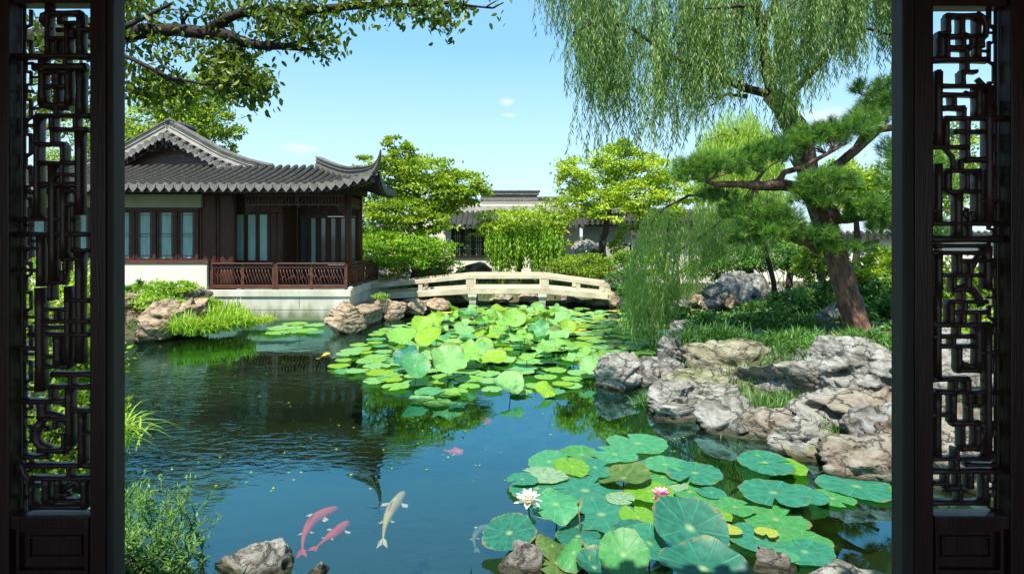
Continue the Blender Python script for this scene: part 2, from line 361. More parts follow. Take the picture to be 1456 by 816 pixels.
fm = N.new('ShaderNodeMath'); fm.operation = 'MULTIPLY'; fm.use_clamp = True; fm.inputs[1].default_value = 1.75; L.new(fr.outputs[0], fm.inputs[0])
mg = N.new('ShaderNodeMixShader'); fx = N.new('ShaderNodeMath'); fx.operation = 'MINIMUM'; fx.inputs[1].default_value = .40; L.new(fm.outputs[0], fx.inputs[0]); L.new(fx.outputs[0], mg.inputs[0]); L.new(mb.outputs[0], mg.inputs[1]); L.new(gl.outputs[0], mg.inputs[2]); L.new(mg.outputs[0], out.inputs[0])
M['water'] = m

# lotus blade: radial veins from object coordinates, colour per material
def lotus_mat(name, c, c2, trans=.3, blot=None):
    m, N, L, b = new_mat(name)
    t = N.new('ShaderNodeTexCoord'); s = N.new('ShaderNodeSeparateXYZ'); L.new(t.outputs['Object'], s.inputs[0])
    at = N.new('ShaderNodeMath'); at.operation = 'ARCTAN2'; L.new(s.outputs['Y'], at.inputs[0]); L.new(s.outputs['X'], at.inputs[1])
    mu = N.new('ShaderNodeMath'); mu.operation = 'MULTIPLY'; mu.inputs[1].default_value = 10; L.new(at.outputs[0], mu.inputs[0])
    co = N.new('ShaderNodeMath'); co.operation = 'COSINE'; L.new(mu.outputs[0], co.inputs[0])
    vr = N.new('ShaderNodeMapRange'); vr.inputs[1].default_value = .93; vr.inputs[2].default_value = 1.0; L.new(co.outputs[0], vr.inputs[0])
    oi = N.new('ShaderNodeObjectInfo'); va = N.new('ShaderNodeVectorMath'); va.operation = 'ADD'
    cv = N.new('ShaderNodeVectorMath'); cv.operation = 'SCALE'; cv.inputs['Scale'].default_value = 37; L.new(oi.outputs['Random'], cv.inputs[0])
    L.new(t.outputs['Object'], va.inputs[0]); L.new(cv.outputs[0], va.inputs[1])
    n = N.new('ShaderNodeTexNoise'); n.inputs['Scale'].default_value = 5; n.inputs['Detail'].default_value = 8; L.new(va.outputs[0], n.inputs[0])
    r = N.new('ShaderNodeValToRGB'); r.color_ramp.elements[0].position = .35; r.color_ramp.elements[1].position = .65
    r.color_ramp.elements[0].color = (*c2,1); r.color_ramp.elements[1].color = (*c,1)
    if blot: e = r.color_ramp.elements.new(.70); e.color = (*blot,1)
    L.new(n.outputs[0], r.inputs[0])
    mx = N.new('ShaderNodeMixRGB'); mx.inputs[2].default_value = (*[min(1,x*1.5+.02) for x in c],1)
    k = N.new('ShaderNodeMath'); k.operation = 'MULTIPLY'; k.inputs[1].default_value = .5; L.new(vr.outputs[0], k.inputs[0]); L.new(k.outputs[0], mx.inputs[0]); L.new(r.outputs[0], mx.inputs[1])
    rl = N.new('ShaderNodeVectorMath'); rl.operation = 'LENGTH'; L.new(t.outputs['Object'], rl.inputs[0])
    n5 = N.new('ShaderNodeTexNoise'); n5.inputs['Scale'].default_value = 7; n5.inputs['Detail'].default_value = 6; L.new(va.outputs[0], n5.inputs[0])
    ra = N.new('ShaderNodeMath'); ra.operation = 'MULTIPLY_ADD'; ra.inputs[1].default_value = .55; L.new(n5.outputs[0], ra.inputs[0]); L.new(rl.outputs['Value'], ra.inputs[2])
    rr_ = N.new('ShaderNodeMapRange'); rr_.inputs[1].default_value = 1.24; rr_.inputs[2].default_value = 1.32; rr_.inputs[4].default_value = .8; L.new(ra.outputs[0], rr_.inputs[0])
    rb = N.new('ShaderNodeMixRGB'); rb.inputs[2].default_value = (.20,.17,.05,1); L.new(rr_.outputs[0], rb.inputs[0]); L.new(mx.outputs[0], rb.inputs[1])
    n6 = N.new('ShaderNodeTexNoise'); n6.inputs['Scale'].default_value = 16; n6.inputs['Detail'].default_value = 3; L.new(va.outputs[0], n6.inputs[0])
    r6 = N.new('ShaderNodeMapRange'); r6.inputs[1].default_value = .69; r6.inputs[2].default_value = .72; r6.inputs[4].default_value = .75; L.new(n6.outputs[0], r6.inputs[0])
    rs = N.new('ShaderNodeMixRGB'); rs.inputs[2].default_value = (.13,.10,.03,1); L.new(r6.outputs[0], rs.inputs[0]); L.new(rb.outputs[0], rs.inputs[1])
    cg = N.new('ShaderNodeMapRange'); cg.inputs[1].default_value = .16; cg.inputs[2].default_value = .02; cg.inputs[4].default_value = .55; L.new(rl.outputs['Value'], cg.inputs[0])
    rc = N.new('ShaderNodeMixRGB'); rc.inputs[2].default_value = (.40,.52,.20,1); L.new(cg.outputs[0], rc.inputs[0]); L.new(rs.outputs[0], rc.inputs[1]); mx = rc
    L.new(mx.outputs[0], b.inputs['Base Color']); b.inputs['Roughness'].default_value = .48; b.inputs['Specular IOR Level'].default_value = .35
    bp = N.new('ShaderNodeBump'); bp.inputs['Strength'].default_value = .35; bp.inputs['Distance'].default_value = .01
    ms = N.new('ShaderNodeMath'); ms.operation = 'ADD'; L.new(vr.outputs[0], ms.inputs[0]); L.new(n.outputs[0], ms.inputs[1]); L.new(ms.outputs[0], bp.inputs['Height']); L.new(bp.outputs[0], b.inputs['Normal'])
    tl = N.new('ShaderNodeBsdfTranslucent'); hs = N.new('ShaderNodeMixRGB'); hs.blend_type = 'MULTIPLY'; hs.inputs[0].default_value = 1; hs.inputs[2].default_value = (1.3,1.3,.4,1)
    L.new(mx.outputs[0], hs.inputs[1]); L.new(hs.outputs[0], tl.inputs[0])
    ss = N.new('ShaderNodeMixShader'); ss.inputs[0].default_value = trans; L.new(b.outputs[0], ss.inputs[1]); L.new(tl.outputs[0], ss.inputs[2]); L.new(ss.outputs[0], N['Material Output'].inputs[0])
    return m
LM = {
 'blue-green': lotus_mat('blue_green_lotus_leaf', (.10,.33,.13), (.065,.25,.09)),
 'fresh green': lotus_mat('fresh_green_lotus_leaf', (.21,.43,.08), (.14,.35,.05)),
 'yellow-green': lotus_mat('yellow_green_lotus_leaf', (.27,.47,.04), (.20,.39,.03), .4),
 'pale jade': lotus_mat('pale_jade_lotus_leaf', (.22,.44,.15), (.15,.36,.10)),
 'olive': lotus_mat('olive_lotus_leaf', (.13,.22,.05), (.09,.15,.03), .3, (.20,.17,.04)),
 'deep teal': lotus_mat('deep_teal_lotus_leaf', (.03,.19,.12), (.02,.13,.08), .25),
 'mottled': lotus_mat('mottled_lotus_leaf', (.38,.46,.30), (.22,.38,.20), .25, (.12,.12,.05)),
 'yellow': lotus_mat('yellow_lotus_leaf', (.55,.50,.05), (.38,.40,.04), .35),
}
NEARM_SHADED = {  # darker, bluer copies of the lotus colours; soft shade is painted into them
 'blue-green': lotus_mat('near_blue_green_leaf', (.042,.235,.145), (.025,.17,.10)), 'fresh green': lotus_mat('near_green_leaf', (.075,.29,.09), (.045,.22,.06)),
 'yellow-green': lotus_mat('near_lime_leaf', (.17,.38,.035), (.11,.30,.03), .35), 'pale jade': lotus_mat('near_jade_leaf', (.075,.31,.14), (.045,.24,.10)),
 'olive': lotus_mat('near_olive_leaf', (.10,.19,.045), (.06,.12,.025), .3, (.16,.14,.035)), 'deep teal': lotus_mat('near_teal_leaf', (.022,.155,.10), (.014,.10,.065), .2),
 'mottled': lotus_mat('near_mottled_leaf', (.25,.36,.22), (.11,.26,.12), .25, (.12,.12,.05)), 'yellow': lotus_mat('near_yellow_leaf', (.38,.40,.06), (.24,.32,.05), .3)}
M['stalk'] = surf('lotus_stalk', (.10,.20,.04), (.07,.12,.03), 8, .6, .2)

# ------------------------------------------------------------ setting
POND = [(-3.0,4.35),(-4.2,5.6),(-4.9,7.0),(-7.0,9),(-9.9,12.3),(-9.6,14.6),(-8.9,16.0),(-8.7,18.6),(-4.9,18.6),(-4.9,21.2),(-3.6,22.4),(0,22.9),(3.9,22.3),(6.4,21),(6.2,19),(4.5,16.4),(3.6,13.4),(2.9,11.2),(2.4,9.8),(2.5,8.8),(3.1,8.1),(3.6,7.3),(4.0,6.7),(4.6,5.9),(5.2,5.0),(4.2,4.3),(1.5,4.25)]
def pond_sd(X, Y):
    """signed distance, positive outside the pond"""
    d = np.full(X.shape, 1e9); inside = np.zeros(X.shape, bool); n = len(POND)
    for i in range(n):
        x1, y1 = POND[i]; x2, y2 = POND[(i+1) % n]
        ex, ey = x2-x1, y2-y1; t = np.clip(((X-x1)*ex+(Y-y1)*ey)/(ex*ex+ey*ey), 0, 1)
        d = np.minimum(d, np.hypot(X-x1-t*ex, Y-y1-t*ey))
        c = ((y1 > Y) != (y2 > Y)) & (X < (x2-x1)*(Y-y1)/(y2-y1+1e-12)+x1); inside ^= c
    return np.where(inside, -d, d)
def ground_h(X, Y):
    X = np.asarray(X, float); Y = np.asarray(Y, float)
    s = pond_sd(X, Y)
    z = np.interp(s, [-3, -.6, 0, .25, 1.2, 4, 12, 60], [-1.1, -.75, -.12, .12, .36, .62, .85, .85])
    right = np.exp(-(((X-7.2)/3.2)**2 + ((Y-11)/4.5)**2)) * np.clip(s/1.5, 0, 1)
    z = z + .35*right
    z = z + .05*np.sin(X*1.7+1)*np.cos(Y*1.3)*np.clip(s, 0, 1)
    near = np.clip((4.2-Y)/1.0, 0, 1)*np.clip(s, 0, 1)
    return z*(1-near) + near*.3
gx_ = np.concatenate([[-900,-400,-200,-100,-60,-40,-28,-22], np.arange(-18,14.01,.3), [17,22,30,42,60,100,200,400,900]])
gy_ = np.concatenate([[-900,-300,-100,-40,-15,-6,-1], np.arange(1.5,27.01,.3), [29,32,37,45,60,90,150,300,900]])
GX, GY = np.meshgrid(gx_, gy_); GZ = ground_h(GX, GY)
nx_, ny_ = len(gx_), len(gy_)
idx = np.arange(nx_*ny_).reshape(ny_, nx_)
Fq = np.stack([idx[:-1,:-1], idx[:-1,1:], idx[1:,1:], idx[1:,:-1]], -1).reshape(-1,4)
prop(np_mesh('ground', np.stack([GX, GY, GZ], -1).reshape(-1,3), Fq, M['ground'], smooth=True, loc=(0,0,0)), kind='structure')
g = MB(); g.add([(-17,3,0),(12,3,0),(12,24,0),(-17,24,0)], [(0,1,2,3)])
w = g.build('water', M['water']); w['kind'] = 'structure'
me = w.data
for v in me.vertices: v.co = v.co + Vector(w.location)
w.location = (0,0,0)
def gz(x, y): return float(ground_h(np.array([x]), np.array([y]))[0])

# ------------------------------------------------------------ the hall we look out of
hall = empty('garden_hall', (0,0,.3), 'dark wooden garden hall around the viewer, its window opening frames the whole picture', 'building')
q = MB(); q.box(-5,-2.62,2.05,2.35,.3,3.8); q.box(2.62,5,2.05,2.35,.3,3.8); q.box(-2.62,2.62,2.05,2.35,3.62,3.8); q.box(-2.62,2.62,2.05,2.35,.3,1.0)
q.build('wall', M['door'], hall)
q = MB(); q.box(-5.15,-5,-3,2.34,.3,3.8); q.box(5,5.15,-3,2.34,.3,3.8); q.build('wall', M['door'], hall)
for cx in (-4.9,-1.7,1.7,4.9):
    q = MB(); q.tube([(cx,-2.9,.9),(cx,-2.9,3.8)], .13, 12); q.build('column', M['door'], hall)
q = MB(); q.box(-5,5,-3,2.04,.85,1.0); q.build('floor', M['timber_black'], hall)
q = MB(); q.box(-5.2,5.2,-3.2,2.345,3.8,3.87); q.build('ceiling', M['timber_black'], hall)
q = MB()
for s in (-1, 1):
    y0, y1 = (-.3, 2.36) if s > 0 else (-3.4, -.3)
    z0, z1 = (4.6, 4.0) if s > 0 else (4.0, 4.6)
    n = 48
    for i in range(n):
        x = -5.5 + 11*(i+.5)/n
        q.tube([(x, y0, z0), (x, (y0+y1)/2, (z0+z1)/2-.08), (x, y1, z1)], .07, 6)
    q.add([(-5.6,y0,z0-.05),(5.6,y0,z0-.05),(5.6,y1,z1-.05),(-5.6,y1,z1-.05),(-5.6,y0,z0-.13),(5.6,y0,z0-.13),(5.6,y1,z1-.13),(-5.6,y1,z1-.13)],
          [(0,1,2,3),(4,7,6,5),(0,4,5,1),(2,6,7,3),(0,3,7,4),(1,5,6,2)])
q.build('roof', M['tile'], hall)

# lattice leaves. Bars given in the plane of the leaf (its own x, z in metres, from a drawing 100 units = .253 m)
DY = 2.15
def D(px, py): return ((px-CX)/F*DY, CZ+(HY-py)/F*DY)
LH = [(16,52,108,7),(30,75,100,5),(40,75,122,6),(52,70,92,6),(78,18,122,7),(93,40,115,9),(101,55,96,5),(148,52,88,8),(163,40,122,6),(183,65,118,6),(204,46,92,6),(231,46,100,6),(262,48,105,8),(312,18,85,5),(333,18,122,6),(353,22,48,5),(356,102,122,5),(385,20,50,5),(402,68,84,6),
      (428,85,122,6),(441,50,85,5),(458,40,122,6),(477,35,122,6),(497,22,40,6),(523,50,92,6),(534,68,126,7),(552,65,126,6),(573,22,88,7),(586,90,126,6),(612,40,62,6),(643,48,92,7),(652,28,62,6),(665,30,126,7),(683,38,126,6),(693,40,52,5),(706,75,92,6),(724,45,112,7),(618,104,126,5)]
LV = [(107,20,78,9),(62,0,78,6),(90,35,70,6),(75,60,75,5),(90,97,142,9),(53,82,142,10),(107,100,163,11),(46,165,310,8),(106,183,305,11),(68,163,193,8),(68,230,403,10),(84,262,375,9),(50,337,408,10),(106,355,518,11),(90,408,524,9),(50,410,558,12),(67,352,400,7),(75,478,520,12),(92,553,636,10),(110,586,665,9),(52,580,600,14),(58,683,722,11),(76,690,712,10),(114,690,728,9),(38,693,724,7),(96,40,52,10),(74,100,112,10)]
LC = [((90,142),(84,150),(70,152),(58,149),(53,142),9),((60,15),(52,18),(50,26),(58,34),(64,40),8),((98,16),(106,17),(108,22),(108,30),(107,36),9),((52,600),(44,612),(42,628),(50,638),(62,643),12),((92,634),(90,640),(84,644),(74,645),(64,643),9),((68,400),(76,402),(83,396),(85,388),(84,375),8),((62,350),(60,330),(66,322),(72,333),(68,352),6),((90,603),(76,596),(64,592),(54,594),(50,604),10),((80,700),(92,694),(100,688),(104,694),(98,702),9),((36,690),(30,684),(24,676),(22,668),(20,660),7)]
RH = [(20,1352,1402,7),(45,1332,1358,5),(49,1362,1402,6),(66,1358,1386,8),(83,1330,1412,7),(100,1332,1344,5),(100,1370,1395,5),(133,1345,1392,6),(152,1345,1382,7),(167,1350,1432,6),(186,1364,1402,6),(208,1328,1380,6),(226,1378,1404,8),(242,1362,1400,6),(272,1354,1396,6),(286,1400,1424,5),(318,1330,1430,6),(340,1325,1432,9),(360,1330,1402,6),(300,1330,1350,5),
      (412,1356,1386,8),(445,1366,1412,6),(463,1328,1412,7),(480,1328,1392,6),(503,1398,1425,6),(528,1368,1402,7),(541,1325,1382,7),(560,1330,1425,6),(578,1378,1404,7),(592,1328,1365,6),(604,1364,1396,8),(655,1325,1410,6),(664,1380,1425,5),(673,1328,1430,7),(690,1332,1352,5),(697,1344,1378,9),(718,1325,1412,7),(640,1372,1400,8)]
RV = [(1341,100,204,10),(1353,45,83,6),(1342,45,83,5),(1398,15,83,7),(1374,22,50,7),(1398,120,165,10),(1413,132,322,11),(1352,168,206,7),(1382,168,190,8),(1341,232,320,9),(1398,240,312,8),(1369,270,342,11),(1354,242,272,9),(1341,362,412,9),(1411,350,412,11),(1370,360,392,8),(1384,392,412,9),
      (1340,412,532,9),(1358,422,462,9),(1376,445,463,8),(1398,462,526,10),(1370,496,520,7),(1382,540,562,9),(1340,560,655,9),(1362,560,602,9),(1398,560,578,10),(1396,604,640,9),(1412,463,655,9),(1366,655,675,9),(1352,675,697,6),(1386,673,697,9),(1408,673,718,9),(1402,49,66,7)]
RC = [((1398,15),(1408,22),(1412,34),(1410,48),(1402,55),8),((1386,66),(1392,60),(1392,50),(1382,47),(1372,52),9),((1370,412),(1382,408),(1392,414),(1400,424),(1404,436),10),((1370,496),(1370,512),(1378,520),(1390,524),(1402,520),8),((1398,604),(1410,610),(1404,624),(1398,634),(1396,644),9),((1402,300),(1396,310),(1386,312),(1380,304),(1384,296),7),((1398,110),(1406,118),(1402,128),(1392,134),(1380,130),8),((1345,205),(1354,212),(1362,222),(1364,232),(1362,242),7),((1411,350),(1404,362),(1396,370),(1390,382),(1384,392),8)]
def leaf_door(side, label):
    xs = (-24, 150) if side < 0 else (1299, 1490)
    xc, _ = D(sum(xs)/2, 0)
    t = empty('lattice_window_leaf', (xc, DY, D(0, 905)[1]), label, 'window')
    k = 1 if side > 0 else -1
    lat = (16, 127) if side < 0 else (1328, 1434)
    ztop, zbot, zr0, zr1 = D(0,-55)[1], D(0,900)[1], D(0,733)[1], D(0,751)[1]
    def bx(name, a, b, zt, zb, y0, y1, mat, bev=.004, par=None):
        q = MB(); q.box(D(a,0)[0], D(b,0)[0], y0, y1, zb, zt); return q.build(name, mat, par or t, bevel=bev)
    # stiles: the inner one has a worn lit edge towards the opening
    if side < 0:
        s1 = bx('stile', 127.3, 150, ztop, zbot, DY, DY+.07, M['door'])
        s2 = bx('stile', 150.3, 156, ztop, zbot, DY+.012, DY+.08, M['door'])
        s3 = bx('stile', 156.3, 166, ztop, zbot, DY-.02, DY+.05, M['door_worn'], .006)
        s4 = bx('stile', -24, 15.7, ztop, zbot, DY-.01, DY+.07, M['door'])
    else:
        s1 = bx('stile', 1301, 1327.7, ztop, zbot, DY, DY+.07, M['door'])
        s2 = bx('stile', 1296, 1300.7, ztop, zbot, DY+.012, DY+.08, M['door'])
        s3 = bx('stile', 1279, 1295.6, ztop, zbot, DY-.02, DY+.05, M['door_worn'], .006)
        s4 = bx('stile', 1434.3, 1490, ztop, zbot, DY-.01, DY+.07, M['door'])
    a, b_ = lat[0]-.0, lat[1]+.0
    bx('top_rail', a, b_, ztop, D(0,4 if side<0 else 8)[1], DY+.003, DY+.065, M['door'])
    bx('bottom_rail', a, b_, zr0, zr1, DY-.006, DY+.06, M['door'])
    pn = bx('lower_panel', a, b_, zr1-.002, zbot, DY+.03, DY+.05, M['door'])
    q = MB()
    for (za, zb) in ((752, 757), (812, 817), (823,828), (884,889)): q.box(D(a+4,0)[0], D(b_-4,0)[0], DY+.006, DY+.0295, D(0,zb)[1], D(0,za)[1])
    for (za, zb) in ((757.2, 811.8), (828.2, 883.8)):
        for (xa, xb) in ((a+4, a+9), (b_-9, b_-4)): q.box(D(xa,0)[0], D(xb,0)[0], DY+.006, DY+.0295, D(0,zb)[1], D(0,za)[1])
    for (xa, xb, za, zb) in ((a+17,b_-17,766,768.5),(a+17,b_-17,795,797.5),(a+17,a+20,768.7,794.8),(b_-20,b_-17,768.7,794.8)):
        q.box(D(xa,0)[0], D(xb,0)[0], DY+.018, DY+.0295, D(0,zb)[1], D(0,za)[1])
    q.build('moulding', M['door'], pn, bevel=.002)
    # carved lattice: two depths, rounded bars, knobbly joints
    q = MB(); u = DY/F
    H, V, Cc = (LH, LV, LC) if side < 0 else (RH, RV, RC)
    def wob(p, a=.0008): return Vector((p[0]+random.uniform(-a,a), p[1], p[2]+random.uniform(-a,a)))
    def rod(p0, p1, w, yy, dep):
        # rounded rod with softly swelling ends
        n = 5; pts = []; 
        p0 = Vector(p0); p1 = Vector(p1); t_ = (p1-p0).normalized()
        horizontal = abs(t_.x) > abs(t_.z)
        prof = [(-1,-.55),(-.62,-1),(.62,-1),(1,-.55),(1,.55),(.62,1),(-.62,1),(-1,.55)]
        vs = []; ks = [1.22, 1.02, .93, 1.02, 1.22]
        ax = Vector((0,0,1)) if horizontal else Vector((1,0,0))
        for i in range(n):
            c = wob(p0.lerp(p1, i/(n-1)), .0006)
            for (A, B) in prof: vs.append(c + ax*(A*w*.5*u*ks[i]) + Vector((0, B*dep*.5, 0)))
        m_ = len(prof); fs = [(i*m_+j, i*m_+(j+1)%m_, (i+1)*m_+(j+1)%m_, (i+1)*m_+j) for i in range(n-1) for j in range(m_)]
        fs += [tuple(range(m_-1,-1,-1)), tuple((n-1)*m_+j for j in range(m_))]
        q.add(vs, fs, True)
    H = [list(h) for h in H]; V = [list(v) for v in V]
    rl = random.Random(3+side); lo, hi = (42, 122) if side < 0 else (1334, 1410)
    y = 24
    while y < 725:
        if all(abs(h[0]-y) > 8 for h in H):
            xs3 = sorted([lo, hi]+[v[0] for v in V if v[1] < y < v[2]]); gaps = [(xs3[i+1]-xs3[i], i) for i in range(len(xs3)-1)]; g_, i_ = max(gaps)
            if g_ > 15: H.append([y, xs3[i_], xs3[i_+1], 5.5])
        y += rl.randint(17, 23)
    ys3 = sorted(set(h[0] for h in H))
    for i_ in range(len(ys3)-1):
        y0_, y1_ = ys3[i_], ys3[i_+1]
        if 13 < y1_-y0_ < 60:
            inside = sorted([lo, hi]+[v[0] for v in V if v[1] < y0_+6 and v[2] > y1_-6]); g_, k_ = max((inside[k+1]-inside[k], k) for k in range(len(inside)-1))
            if g_ > 30: V.append([inside[k_]+g_*rl.choice((.38,.5,.62)), y0_, y1_, 6])
    for h in H:
        for e in (1, 2):
            c_ = [v[0] for v in V if abs(v[0]-h[e]) < 11 and v[1]-5 <= h[0] <= v[2]+5]
            if c_: h[e] = min(c_, key=lambda x: abs(x-h[e])) + (1.5 if e == 2 else -1.5)
    for v in V:
        for e in (1, 2):
            c_ = [h[0] for h in H if abs(h[0]-v[e]) < 13 and h[1]-5 <= v[0] <= h[2]+5]
            if c_: v[e] = min(c_, key=lambda y: abs(y-v[e]))
    j = 0
    for (y, x0, x1, w_) in H:
        j += 1; x0 = max(x0, a); x1 = min(x1, b_)
        yy = DY+.028+.0006*(j % 5)
        A, B = D(x0, y), D(x1, y); rod((A[0],yy,A[1]), (B[0],yy,B[1]), w_*1.08, yy, .034+.002*(j % 3))
    for (x, y0, y1, w_) in V:
        j += 1; yy = DY+.0305+.0005*(j % 7)
        A, B = D(x, y0), D(x, y1); rod((A[0],yy,A[1]), (B[0],yy,B[1]), w_, yy, .040+.0013*(j % 4))
    for c in Cc:
        pts = [D(*p) for p in c[:-1]]
        q.tube([(p[0], DY+.03, p[1]) for p in pts], c[-1]*.5*u*1.1, 8)
    # a narrow fretted strip on the hinge side
    xs_ = (30, 22) if side < 0 else (1420, 1428)
    y = 8; k2 = 0
    while y < 728:
        st = random.uniform(16, 30)
        A, B = xs_[k2 % 2], xs_[(k2+1) % 2]
        p1, p2, p3 = D(A, y), D(A, y+st), D(B, y+st+random.uniform(0,5))
        r = random.uniform(2.4, 3.6)*u
        q.tube([(p1[0],DY+.045,p1[1]),(p2[0],DY+.045,p2[1]),(p3[0],DY+.045,p3[1])], r, 7)
        if random.random() < .45:
            p4 = D(A + (14 if side < 0 else -14), y+st*.5); p5 = D(A, y+st*.5)
            q.tube([(p5[0],DY+.042,p5[1]),(p4[0],DY+.036,p4[1])], r*.8, 7)
        y += st; k2 += 1
    e0, e1 = D(xs_[0]-4*k if side>0 else 18.5, 4), D(xs_[0], 734)
    xe = D(19 if side < 0 else 1431, 0)[0]
    q.tube([(xe, DY+.05, D(0,4)[1]), (xe, DY+.05, D(0,734)[1])], 2.2*u, 7)
    q.build('lattice', M['door_lattice'], t)
    return t
leaf_door(-1, 'dark carved lattice window leaf along the left edge of the opening')
leaf_door(1, 'dark carved lattice window leaf along the right edge with a moulded lower panel')

# ------------------------------------------------------------ pavilion
PV = (-10.5, 18.4, 0)
pav = empty('garden_pavilion', PV, 'dark timber pavilion with grey tiled upswept roof on a pale stone base by the pond', 'pavilion')
yF = 18.4
q = MB()
q.box(-20,-5.04,yF+.03,24,-.8,.71)
zs = [(-.8,.295),(.31,.715)]
for k,(z0,z1) in enumerate(zs):
    x = -5.0
    while x > -20:
        x2 = x - (1.9 if k else 2.3) + (.35 if x == -5.0 and k else 0)
        q.box(x2+.006, x-.006 if x < -5 else x, yF, yF+.25, z0, z1); x = x2
    y = yF+.256
    while y < 23.9:
        q.box(-5.25, -5.0, y, min(y+1.5,24)-.008, z0, z1); y += 1.5
q.build('plinth', M['plinth'], pav, bevel=.008)
q = MB(); q.box(-20,-4.95,yF-.05,24.05,.722,.93); q.build('plinth_coping', M['plinth'], pav, bevel=.012)
q = MB(); q.box(-20,-9.36,yF-.07,yF+.16,.1,1.735); q.build('white_wall', M['plaster'], pav)
q = MB(); q.box(-20,-9.30,yF-.10,yF+.2,1.738,1.80); q.box(-20,-9.33,yF-.08,yF+.18,1.802,1.845); q.build('sill', M['timber_red'], pav, bevel=.008)
# window bays of the hall, front
zt, zb = 3.36, 1.85
def bay(x0, x1, y, zb, zt, paneM=M['curtain'], depth=.06, fine=True):
    q = MB(); f = .055
    q.box(x0,x0+f,y,y+depth,zb,zt); q.box(x1-f,x1,y,y+depth,zb,zt); q.box(x0+f+.001,x1-f-.001,y,y+depth,zt-f,zt); q.box(x0+f+.001,x1-f-.001,y,y+depth,zb,zb+f)
    wd = q.build('window', M['timber'], pav, bevel=.006)
    q = MB(); q.box(x0+f,x1-f,y+.04,y+.045,zb+f,zt-f); q.build('pane', paneM, wd)
    if fine:
        q = MB(); b = .014; xi0, xi1, zi0, zi1 = x0+f+.07, x1-f-.07, zb+f+.08, zt-f-.08
        for xx in (xi0, xi1, x0+f+.03, x1-f-.03): q.box(xx-b/2,xx+b/2,y+.012,y+.036,zb+f,zt-f)
        for zz in (zi0, zi1, (zi0+zi1)/2-.03, (zi0+zi1)/2+.05): q.box(x0+f,x1-f,y+.014,y+.034,zz-b/2,zz+b/2)
        n = 7
        for i in range(n):
            zz = zi0 + (zi1-zi0)*(i+.5)/n
            for (xa, xb) in ((x0+f, xi0-b/2-.001), (xi1+b/2+.001, x1-f)): q.box(xa,xb,y+.016,y+.032,zz-.012,zz+.012)
        q.build('window_lattice', M['tile_pale'] if False else M['timber_red'], wd)
x = -9.72
for i in range(13):
    bay(x-.58, x, yF+.02, zb, zt); x -= .655
q = MB()
x = -9.72+.036
for i in range(14): q.box(x-.034,x+.034,yF-.01,yF+.1,zb,zt); x -= .655
q.box(-20,-9.68+.05,yF-.0,yF+.11,zt+.002,zt+.09)
q.build('window_mullions', M['timber'], pav, bevel=.01)
q = MB(); q.box(-20,-9.55,yF-.05,yF+.1,3.46,3.86); q.build('lintel_board', M['beige'], pav)
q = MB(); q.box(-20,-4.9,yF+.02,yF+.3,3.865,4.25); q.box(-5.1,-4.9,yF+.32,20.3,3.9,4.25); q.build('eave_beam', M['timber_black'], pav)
# dark panels beside the porch
q = MB()
q.box(-9.63,-8.55,yF+.05,yF+.2,1.1,3.86)
for xx in (-9.6,-9.15,-9.05,-8.6): q.tube([(xx,yF+.04,1.1),(xx,yF+.04,3.86)],.035,8)
q.build('wall_panel', M['timber'], pav, bevel=.01)
# porch back walls
yB = 18.98
q = MB(); q.box(-8.9,-7.6,yB+.02,yB+.1,.93,1.75); q.box(-8.9,-7.3,yB+.021,yB+.099,3.33,4.2); q.box(-7.72,-7.3,yB+.03,yB+.12,.93,3.32)
for xx in (-7.7,-7.5,-7.3): q.tube([(xx,yB+.02,.93),(xx,yB+.02,3.32)],.035,8)
q.box(-7.36,-7.28,yB+.13,20.25,.93,4.2)
q.build('porch_wall', M['timber'], pav, bevel=.01)
for k in range(3): bay(-8.82+k*.37, -8.82+k*.37+.355, yB-.0, 1.76, 3.32, fine=False)
yC = 20.25
q = MB(); q.box(-7.27,-5.2,yC+.01,yC+.09,.93,1.6); q.box(-7.27,-5.2,yC+.011,yC+.091,3.25,4.2)
for k in range(7): q.box(-7.27+k*.335,-7.21+k*.335,yC,yC+.08,1.61,3.24)
q.build('porch_wall', M['timber'], pav)
for k in range(6): bay(-7.205+k*.335, -6.94+k*.335, yC+.01, 1.61, 3.24, M['curtain'] if k in (1,) else M['glass'], fine=False)
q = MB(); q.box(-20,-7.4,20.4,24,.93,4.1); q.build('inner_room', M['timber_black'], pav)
# floor of the porch, ceiling
q = MB(); q.box(-8.5,-5.0,yF+.05,24,.931,.97); q.build('porch_floor', M['plinth'], pav)
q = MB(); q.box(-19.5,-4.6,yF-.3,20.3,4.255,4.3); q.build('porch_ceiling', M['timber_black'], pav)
for (cx, cy) in ((-5.10,18.62),(-5.14,20.15)):
    q = MB(); q.tube([(cx,cy,1.02),(cx,cy,3.0),(cx,cy,4.26)],[.105,.10,.095],14); c = q.build('column', M['timber'], pav)
    q = MB(); q.tube([(cx,cy,.931),(cx,cy,.97),(cx,cy,1.02)],[.16,.17,.11],14); q.build('column_base', M['plinth'], c)
